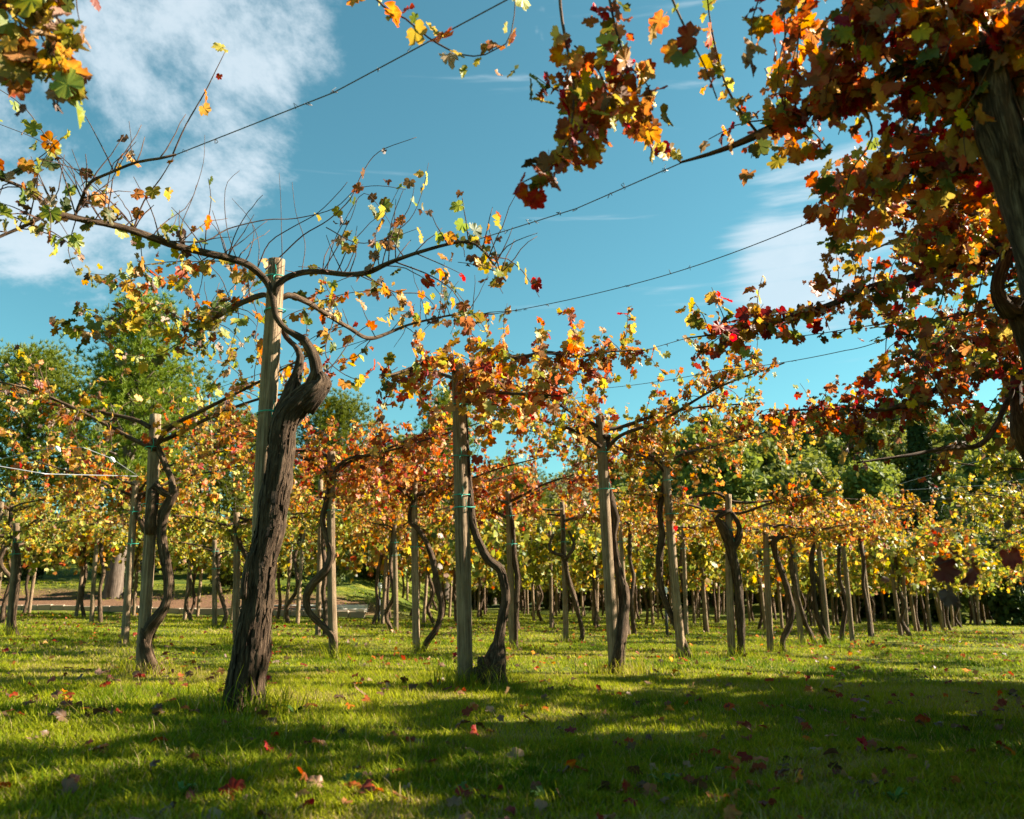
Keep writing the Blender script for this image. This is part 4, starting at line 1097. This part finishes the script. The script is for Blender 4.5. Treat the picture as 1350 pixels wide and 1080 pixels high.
# ------------------------------------------------------------------ trees behind
def crown_np(n, shape, size, rg, elong=1.0, updir=0.0, tri=False):
    """leaf clumps as small bent quads spread through blobs; shape(rg) -> point, outward"""
    P = np.zeros((n, 3)); D = np.zeros((n, 3))
    P, D = shape(n)
    D = D + rg.normal(0, .8, (n, 3)); D[:, 2] += updir
    D /= np.linalg.norm(D, axis=1)[:, None]
    a = rg.normal(0, 1, (n, 3)); a -= D * (a * D).sum(1)[:, None]; a /= np.linalg.norm(a, axis=1)[:, None]
    b = np.cross(D, a)
    s = size * rg.uniform(.5, 1.3, n)[:, None]
    q = np.stack([P - a * s * elong, P - b * s * .7 + D * s * .3, P + a * s * elong, P + b * s * .7 + D * s * .2], 1)
    V = q.reshape(-1, 3)
    i = np.arange(n) * 4
    T = np.concatenate([np.stack([i, i + 1, i + 2], 1), np.stack([i, i + 2, i + 3], 1)])
    return V, T, np.repeat(rg.random(n), 4)
def blobs(n, rg, centers, radii):
    k = rg.integers(0, len(centers), n)
    d = rg.normal(0, 1, (n, 3)); d /= np.linalg.norm(d, axis=1)[:, None]
    r = radii[k] * (rg.random(n) ** .35)
    return centers[k] + d * r[:, None] * np.array([1, 1, .8]), d
def tree_proto(seed, H, cr, mat, n=5200, size=.26, nb=26, ztop=1.0, base=.25, elong=1.0):
    rg = np.random.default_rng(seed)
    C = []; Rd = []
    for _ in range(nb):
        z = rg.uniform(base, ztop); w = cr * math.sin(math.pi * min(.97, max(.12, (z - base * .6) / (ztop - base * .6)))) ** .6
        a = rg.uniform(0, 6.28); rr = w * rg.uniform(.25, .95)
        C.append((math.cos(a) * rr, math.sin(a) * rr, z * H)); Rd.append(cr * rg.uniform(.22, .42))
    C = np.array(C); Rd = np.array(Rd)
    V, T, r_ = crown_np(n, lambda k: blobs(k, rg, C, Rd), size, rg, elong)
    crown = mesh_np('crown', V, T, [mat], attrs={'rnd': ('FLOAT', r_)})
    g = Geo()
    g.tube([Vector((0, 0, -.8)), Vector((.05, 0, H * .2)), Vector((.1, .1, H * .5)), Vector((.1, .1, H * .85))], [H * .03, H * .022, H * .015, H * .004], 8, .6, rough=.12, seed=seed)
    for k in range(0, nb, 3):
        c = Vector(C[k]); g.tube([Vector((.05, .05, c.z * .6)), c * .6 + Vector((0, 0, c.z * .3)), c], [H * .009, H * .006, H * .002], 5, .6)
    return [('trunk', g.mesh('trunk', TBARK)), ('crown', crown)]
def pine_proto(seed, H, cr, n_t=1500, needle=.34, flat=False, base=.3):
    """tufts of needles on layered boughs"""
    rg = np.random.default_rng(seed)
    V = []; T = []; r_ = []
    g = Geo()
    g.tube([Vector((0, 0, -.8)), Vector((.1, 0, H * .3)), Vector((0, .1, H * .65)), Vector((.1, 0, H * .97))], [H * .030, H * .024, H * .016, H * .004], 10, .5, rough=.12, seed=seed)
    pts = []
    nb = 44
    for k in range(nb):
        z = base + (1 - base) * (k + rg.random()) / nb
        w = cr * (max(.05, 1 - ((z - base) / (1 - base)) ** 2.0)) ** .55 * rg.uniform(.55, 1.1)
        a = k * 2.4 + rg.uniform(-.4, .4)
        tip = Vector((math.cos(a) * w, math.sin(a) * w, z * H + w * .22))
        st = Vector((0, 0, z * H - w * .25))
        g.tube([st, st.lerp(tip, .5) + Vector((0, 0, -.05 * w)), tip], [H * .006, H * .004, H * .0015], 5, .5)
        m_ = int(n_t / nb)
        for _ in range(m_):
            t = rg.uniform(.3, 1.05)
            q = st.lerp(tip, t) + Vector((rg.normal(0, .16 * cr), rg.normal(0, .16 * cr), rg.normal(0, .09 * cr) + .05 * cr))
            pts.append((tuple(q), tuple((tip - st).normalized())))
    P = np.array([p for p, _ in pts]); D0 = np.array([d for _, d in pts])
    m_ = 14
    n = len(P)
    D = np.repeat(D0 * .5 + np.array([0, 0, .9]), m_, 0) + rg.normal(0, .75, (n * m_, 3))
    D /= np.linalg.norm(D, axis=1)[:, None]
    P2 = np.repeat(P, m_, 0)
    a = rg.normal(0, 1, (n * m_, 3)); a -= D * (a * D).sum(1)[:, None]; a /= np.linalg.norm(a, axis=1)[:, None]
    L = needle * rg.uniform(.7, 1.2, (n * m_, 1)); w = needle * .085
    V = np.stack([P2 - a * w, P2 + a * w, P2 + D * L], 1).reshape(-1, 3)
    T = np.arange(n * m_ * 3).reshape(-1, 3)
    crown = mesh_np('crown', V, T, [F_PINE], attrs={'rnd': ('FLOAT', np.repeat(np.repeat(rg.random(n), m_), 3))})
    return [('trunk', g.mesh('trunk', TBARK)), ('crown', crown)]
def plant(parts, name, x, y, label, cat, group=None, sc=1.0, rz=None, sz=None):
    o = empty(name, (x, y, g1(x, y)), rnd.uniform(0, 6.28) if rz is None else rz)
    o.scale = (sc, sc, sc * (sz or 1.0))
    for nme, me in parts: link(nme, me, o)
    tag(o, label, cat, group)
    return o
pine_a = pine_proto(21, 13.0, 4.6, 5600, .25)
pine_b = pine_proto(22, 10.0, 3.6, 4600, .25)
pine_c = pine_proto(23, 12.0, 2.6, 3200, .26)
plant(pine_a, 'pine_tree', -16.2, 36.5, 'tallest bright green pine above the left canopy', 'pine tree', sc=.98, sz=.72)
plant(pine_b, 'pine_tree', -12.6, 38.0, 'rounded bright green pine beside the tallest pine', 'pine tree', sc=.92, sz=.76)
plant(pine_b, 'pine_tree', -20.8, 35.0, 'dark pine behind the far left canopy', 'pine tree', sc=.95)
plant(pine_b, 'pine_tree', -9.4, 44.0, 'bushy pine behind the red leaved vine', 'pine tree', sc=.85)
plant(pine_c, 'pine_tree', -4.1, 52.0, 'slender pine rising behind the stout brown post', 'pine tree', sc=1.05)
plant(pine_b, 'pine_tree', .4, 56.0, 'low pine behind the orange leaves right of the stout brown post', 'pine tree', sc=.9)
plant(pine_c, 'pine_tree', -14.8, 31.6, 'thick trunked pine standing on the bare soil bank', 'pine tree', sc=.95)
bare = tree_proto(31, 12, 3.2, F_BARE, 2200, .16, 26, base=.35)
plant(bare, 'bare_tree', 5.2, 66.0, 'pale thinly leaved tree on the skyline behind the vines', 'tree', sc=.95)
broad = [tree_proto(41 + k, 10, 3.9, F_BROAD, 6000, .26, 30, base=.12) for k in range(4)]
pale = [tree_proto(51 + k, 7, 3.0, F_PALE, 4200, .22, 24, base=.08) for k in range(2)]
rt = random.Random(12)
k = 0
for row in range(7):
    y = 68 + row * 12
    x = -.34 * y + rt.uniform(0, 4)
    while x < .80 * y:
        x += rt.uniform(5.2, 7.6)
        yy = y + rt.uniform(-3.5, 3.5)
        if x < -4 and row > 3: continue
        plant(broad[rt.randrange(4)], 'broadleaf_tree', x, yy, ('dark green broadleaf tree low on the wooded hill slope', 'dark green broadleaf tree halfway up the wooded hill', 'dark green broadleaf tree on the crest of the wooded hill')[0 if row < 2 else (1 if row < 4 else 2)],
              'tree', ('trees low on the wooded hill', 'trees halfway up the wooded hill', 'trees on the hill crest')[0 if row < 2 else (1 if row < 4 else 2)], sc=rt.uniform(.75, 1.2), sz=rt.uniform(.85, 1.1))
        k += 1
for (x, y, s_) in ((9, 56, .7), (14, 55, .8), (19, 53, .85), (24, 56, .9), (30, 55, .9), (3, 58, .7), (-2, 60, .7), (21, 60, 1.0), (35, 52, .9)):
    plant(pale[rt.randrange(2)], 'olive_tree', x, y, 'pale grey green tree at the foot of the wooded hill', 'tree', 'pale trees at the foot of the hill', sc=s_)
dark = [tree_proto(61, 4.5, 2.4, F_DARK, 3600, .18, 22, base=.05), tree_proto(62, 4.5, 2.4, F_HEDGE, 3600, .18, 22, base=.05)]
for x in range(-6, 20, 3): plant(dark[1], 'shrub', x + rt.uniform(-.6, .6), 59.5 + rt.uniform(-.8, .8), 'yellow green shrub behind the last vine rows', 'shrub', 'yellow green shrubs behind the last rows', sc=rt.uniform(.9, 1.15))
for (x, y) in ((24, 40), (27, 38), (21.5, 43), (30, 41), (33, 38), (19, 46), (26, 46), (36, 42), (16, 50)):
    plant(dark[0 if x > 18 else 1], 'shrub', x, y, 'dark shady shrub behind the last vine rows' if x > 18 else 'yellow green shrub behind the last vine rows', 'shrub', 'dark shrubs behind the last rows' if x > 18 else 'yellow green shrubs behind the last rows', sc=rt.uniform(.85, 1.15))
for _ in range(13):
    plant(dark[0], 'shrub', rt.uniform(-23, -5.5), rt.uniform(32.5, 39), 'low green shrub on the grassy bank', 'shrub', 'shrubs on the grassy bank', sc=rt.uniform(.28, .5))
# cypress
rg = np.random.default_rng(71)
def cyp(n):
    z = rg.uniform(0.02, 1, n); a = rg.uniform(0, 6.28, n)
    w = (np.minimum(z * 7, 1)) * (1 - z ** 1.35) * 1.55 * (rg.random(n) ** .3) * (1 + .16 * np.sin(a * 3 + z * 14))
    P = np.stack([np.cos(a) * w, np.sin(a) * w, z * 13.5], 1)
    return P, np.stack([np.cos(a) * .8, np.sin(a) * .8, np.full(n, .2)], 1)
Vc, Tc, rc = crown_np(11000, cyp, .17, rg, 1.0)
g = Geo(); g.tube([Vector((0, 0, -.5)), Vector((0, 0, 6)), Vector((0, 0, 12.5))], [.22, .15, .03], 8, 1)
plant([('trunk', g.mesh('trunk', TBARK)), ('crown', mesh_np('crown', Vc, Tc, [F_CYP], attrs={'rnd': ('FLOAT', rc)}))], 'cypress_tree',
      at(1224, 700, 47).x, 47, 'tall dark columnar cypress in front of the wooded hill', 'cypress', rz=0)
for px, Yw in ((110, 38), (2, 36)):
    p = at(px, 745, Yw)
    tp_ = tree_proto(81, 2.0, .75, F_WHITE, 900, .09, 12, base=.45)
    plant(tp_, 'blossom_shrub', p.x, Yw, 'small white shrub with a short trunk on the lawn above the bank', 'shrub', 'white shrubs above the bank')

# ------------------------------------------------------------------ grass
rg = np.random.default_rng(5)
def vnoise(x, y, s, seed):
    """smooth value noise"""
    r = np.random.default_rng(seed).random((256, 256))
    xi = np.floor(x / s).astype(int); yi = np.floor(y / s).astype(int)
    fx = x / s - xi; fy = y / s - yi
    fx = fx * fx * (3 - 2 * fx); fy = fy * fy * (3 - 2 * fy)
    f = lambda i, j: r[i % 256, j % 256]
    return (f(xi, yi) * (1 - fx) + f(xi + 1, yi) * fx) * (1 - fy) + (f(xi, yi + 1) * (1 - fx) + f(xi + 1, yi + 1) * fx) * fy
GV, GT, GC = [], [], []
goff = 0
def blades(n, y0, y1, hmin, hmax, w, seg, ratio=.74, where=None):
    global goff
    if where is None:
        y = np.sqrt(rg.uniform(y0 ** 2, y1 ** 2, n)); x = y * rg.uniform(-ratio, ratio, n)
    else: x, y = where
    n = len(x)
    z = gz(x, y)
    pat = .55 * vnoise(x, y, 1.3, 1) + .3 * vnoise(x, y, .45, 2) + .15 * vnoise(x, y, .16, 3)
    lush = vnoise(x + 40, y, 2.6, 4)
    cl = vnoise(x, y, .12, 6)
    h = .6 * rg.uniform(hmin, hmax, n) * (.55 + .9 * pat) * (.6 + .8 * cl)
    h = np.where(rg.random(n) < .035, h * 1.8, h)
    a = rg.uniform(0, 6.28, n); lean = rg.uniform(.2, 1.5, n) * h
    dx, dy = np.cos(a), np.sin(a)
    ww = w * rg.uniform(.6, 1.3, n)
    sx, sy = -dy * ww, dx * ww
    b = np.stack([x, y, z - .004], 1)
    S = np.stack([sx, sy, np.zeros(n)], 1)
    D = np.stack([dx * lean, dy * lean, h], 1)
    if seg == 2:
        midp = b + D * np.array([.33, .33, .62])
        v = np.stack([b - S, b + S, midp + S * .8, midp - S * .8, b + D], 1)
        t = np.array([(0, 1, 2), (0, 2, 3), (3, 2, 4)])
    else:
        v = np.stack([b - S, b + S, b + D], 1); t = np.array([(0, 1, 2)])
    k = v.shape[1]
    GV.append(v.reshape(-1, 3)); GT.append((t[None] + (np.arange(n) * k)[:, None, None]).reshape(-1, 3) + goff)
    goff += n * k
    # colours of the blades: lush green, yellow green, straw
    q = np.clip((pat - .35) * 2.2 + rg.normal(0, .22, n), 0, 1)[:, None]
    c = np.array([.33, .325, .012]) * (1 - q) + np.array([.060, .130, .003]) * q
    yel = (np.clip((lush - .45) * 2, 0, 1) * rg.random(n))[:, None]
    c = c * (1 - yel * .7) + np.array([.38, .36, .02]) * yel * .7
    straw = (rg.random(n) < .10 + .35 * (pat < .40))[:, None]
    c = np.where(straw, np.array([.40, .30, .13]) * rg.uniform(.6, 1.1, (n, 1)), c)
    c *= rg.uniform(.62, 1.2, (n, 1))
    GC.append(np.repeat(np.concatenate([c, np.ones((n, 1))], 1), k, 0))
blades(190000, 2.2, 5.0, .035, .085, .0026, 2)
blades(180000, 5.0, 9.0, .035, .08, .0040, 1)
blades(130000, 9.0, 16.0, .035, .08, .006, 1)
blades(110000, 16.0, 29.0, .04, .085, .011, 1)
blades(60000, 29.0, 46.0, .05, .09, .02, 1)
# taller tufts left standing around the feet of posts and trunks
fx, fy = [], []
for (tx, ty) in taken:
    if abs(tx / max(ty, .1)) > .7: continue
    n = 420 if ty < 10 else 160
    fx.append(tx + rg.normal(.05, .17, n)); fy.append(ty + rg.normal(-.08, .15, n))
blades(0, 0, 0, .12, .34, .0032, 2, where=(np.concatenate(fx), np.concatenate(fy)))
grass = link('grass', mesh_np('grass', np.concatenate(GV), np.concatenate(GT), [GRASS], attrs={'gcol': ('FLOAT_COLOR', np.concatenate(GC))}))
tag(grass, 'mown green grass with straw coloured patches over the vineyard floor', 'grass', kind='stuff')

# broad leaved weeds
def weed(x, y, s, label):
    root = empty('weed', (x, y, g1(x, y)))
    rr = np.random.default_rng(int(abs(x * 1000 + y * 77)))
    for k in range(int(rr.integers(6, 11))):
        a = rr.uniform(0, 6.28); L = s * rr.uniform(.6, 1.2); w = L * .2
        d = Vector((math.cos(a), math.sin(a), 0)); t = Vector((-d.y, d.x, 0))
        q = [Vector((0, 0, 0)), d * L * .35 + Vector((0, 0, L * .5)), d * L * .75 + Vector((0, 0, L * .75)), d * L + Vector((0, 0, L * .7))]
        ws = [.1, .8, 1.0, .05]
        g = Geo(); g.quadstrip([p - t * w * k_ + Vector((0, 0, w * .4 * k_)) for p, k_ in zip(q, ws)], q)
        g.quadstrip(q, [p + t * w * k_ + Vector((0, 0, w * .4 * k_)) for p, k_ in zip(q, ws)])
        g.build('blade', WEED, root)
    tag(root, label, 'weed', 'broad leaved weeds in the grass')
WEED = foliage_mat('weed_leaf', (.06, .13, .02), (.12, .19, .04), .3)
for (px, py, s) in ((718, 1060, .06), (875, 1040, .07), (460, 1040, .06), (610, 1050, .05), (240, 1050, .05), (1180, 1060, .06), (388, 945, .09)):
    p = ghit(px, py); weed(p.x, p.y, s, 'small broad leaved weed rosette in the shaded grass')

# ------------------------------------------------------------------ fallen leaves
rg = np.random.default_rng(77)
KINDS = [('bright red fallen vine leaf on the grass', [RE], 'red fallen leaves', .10), ('dark crimson fallen vine leaf on the grass', [CR], 'crimson fallen leaves', .28), ('curled brown fallen vine leaf on the grass', [BR], 'brown fallen leaves', .36),
         ('pale tan dry fallen vine leaf on the grass', [TA], 'tan fallen leaves', .17), ('orange fallen vine leaf on the grass', [OR], 'orange fallen leaves', .09)]
PW = np.array([k[3] for k in KINDS]); PW /= PW.sum()
spots = [(835, 1042, 0, .085), (845, 1052, 0, .06), (557, 985, 1, .075), (630, 972, 0, .07), (600, 968, 2, .07), (700, 955, 2, .08), (470, 1053, 1, .07), (500, 1052, 0, .05), (320, 1058, 1, .07), (220, 985, 4, .06), (110, 1000, 3, .08), (760, 1005, 2, .05), (855, 985, 2, .07),
         (1270, 965, 2, .08), (1140, 955, 1, .08), (1180, 998, 2, .07), (1205, 1010, 4, .07), (955, 940, 4, .06), (1010, 938, 4, .05), (1250, 905, 1, .06), (1290, 920, 2, .07), (1345, 895, 2, .06), (1060, 1030, 1, .07), (1005, 1025, 2, .08), (1340, 1005, 4, .05), (1210, 960, 1, .07),
         (75, 935, 0, .07), (60, 950, 2, .08), (90, 955, 2, .07), (120, 947, 2, .08), (200, 940, 2, .06), (45, 1035, 4, .06), (400, 938, 4, .07), (365, 960, 2, .09), (440, 925, 2, .07), (475, 918, 3, .07), (535, 912, 2, .08), (490, 930, 1, .07), (740, 1020, 4, .06), (690, 1010, 3, .06), (925, 1000, 0, .05), (985, 960, 1, .06)]
FL = []
for (px, py, k, s) in spots:
    p = ghit(px, py); FL.append((p.x, p.y, k, s))
drift = []
for _ in range(30):
    y = rg.uniform(2.9, 8.5); drift.append((y * rg.uniform(-.62, .62), y))
while len(FL) < 300:
    if rg.random() < .7:
        q = drift[int(rg.integers(0, len(drift)))]; x = q[0] + rg.normal(0, .3); y = q[1] + rg.normal(0, .22)
    else:
        y = math.sqrt(rg.uniform(2.6 ** 2, 12 ** 2)); x = y * rg.uniform(-.68, .68)
    if y < 2.5: continue
    FL.append((x, y, int(rg.choice(5, p=PW)), rg.uniform(.036, .062)))
def lie(n):
    t = rg.normal(0, 1, (n, 3)); t[:, 2] = rg.normal(.1, .35, n)
    t /= np.linalg.norm(t, axis=1)[:, None]
    z = np.stack([rg.normal(0, .5, n), rg.normal(0, .5, n), rg.uniform(.3, 1.2, n)], 1)
    z -= t * (z * t).sum(1)[:, None]; z /= np.linalg.norm(z, axis=1)[:, None]
    return np.stack([np.cross(t, z), t, z], 2)
O = lie(len(FL))
for i, (x, y, k, s) in enumerate(FL):
    o = bpy.data.objects.new('fallen_leaf', leaf_mesh(int(rg.choice([0, 1, 3, 5, 3, 5])), KINDS[k][1][0]))
    o.matrix_basis = Matrix.Translation((x, y, g1(x, y) + .03)) @ Matrix(O[i].tolist()).to_4x4() @ Matrix.Scale(s, 4)
    col.objects.link(o)
    tag(o, KINDS[k][0], 'leaf', KINDS[k][2])
n = 5200
y = np.sqrt(rg.uniform(2.6 ** 2, 30 ** 2, n)); x = y * rg.uniform(-.72, .72, n)
keep = vnoise(x + 9, y, 1.1, 8) + rg.normal(0, .2, n) > .45
x, y = x[keep], y[keep]; n = len(x)
Vv, T, E, Rr, Mm = leaves_np(np.stack([x, y, gz(x, y) + .03], 1), lie(n), rg.uniform(.03, .06, n), rg.choice([CR, RE, OR, BR, TA, BR, BR, CR], n), rg.choice([0, 1, 3, 5], n), 1)
lt = link('leaf_litter', mesh_np('leaf_litter', Vv, T, LEAF, Mm, {'edge': ('FLOAT', E), 'rnd': ('FLOAT', Rr)}))
tag(lt, 'small scattered dry leaf litter sprinkled through the grass', 'leaf litter', kind='stuff')
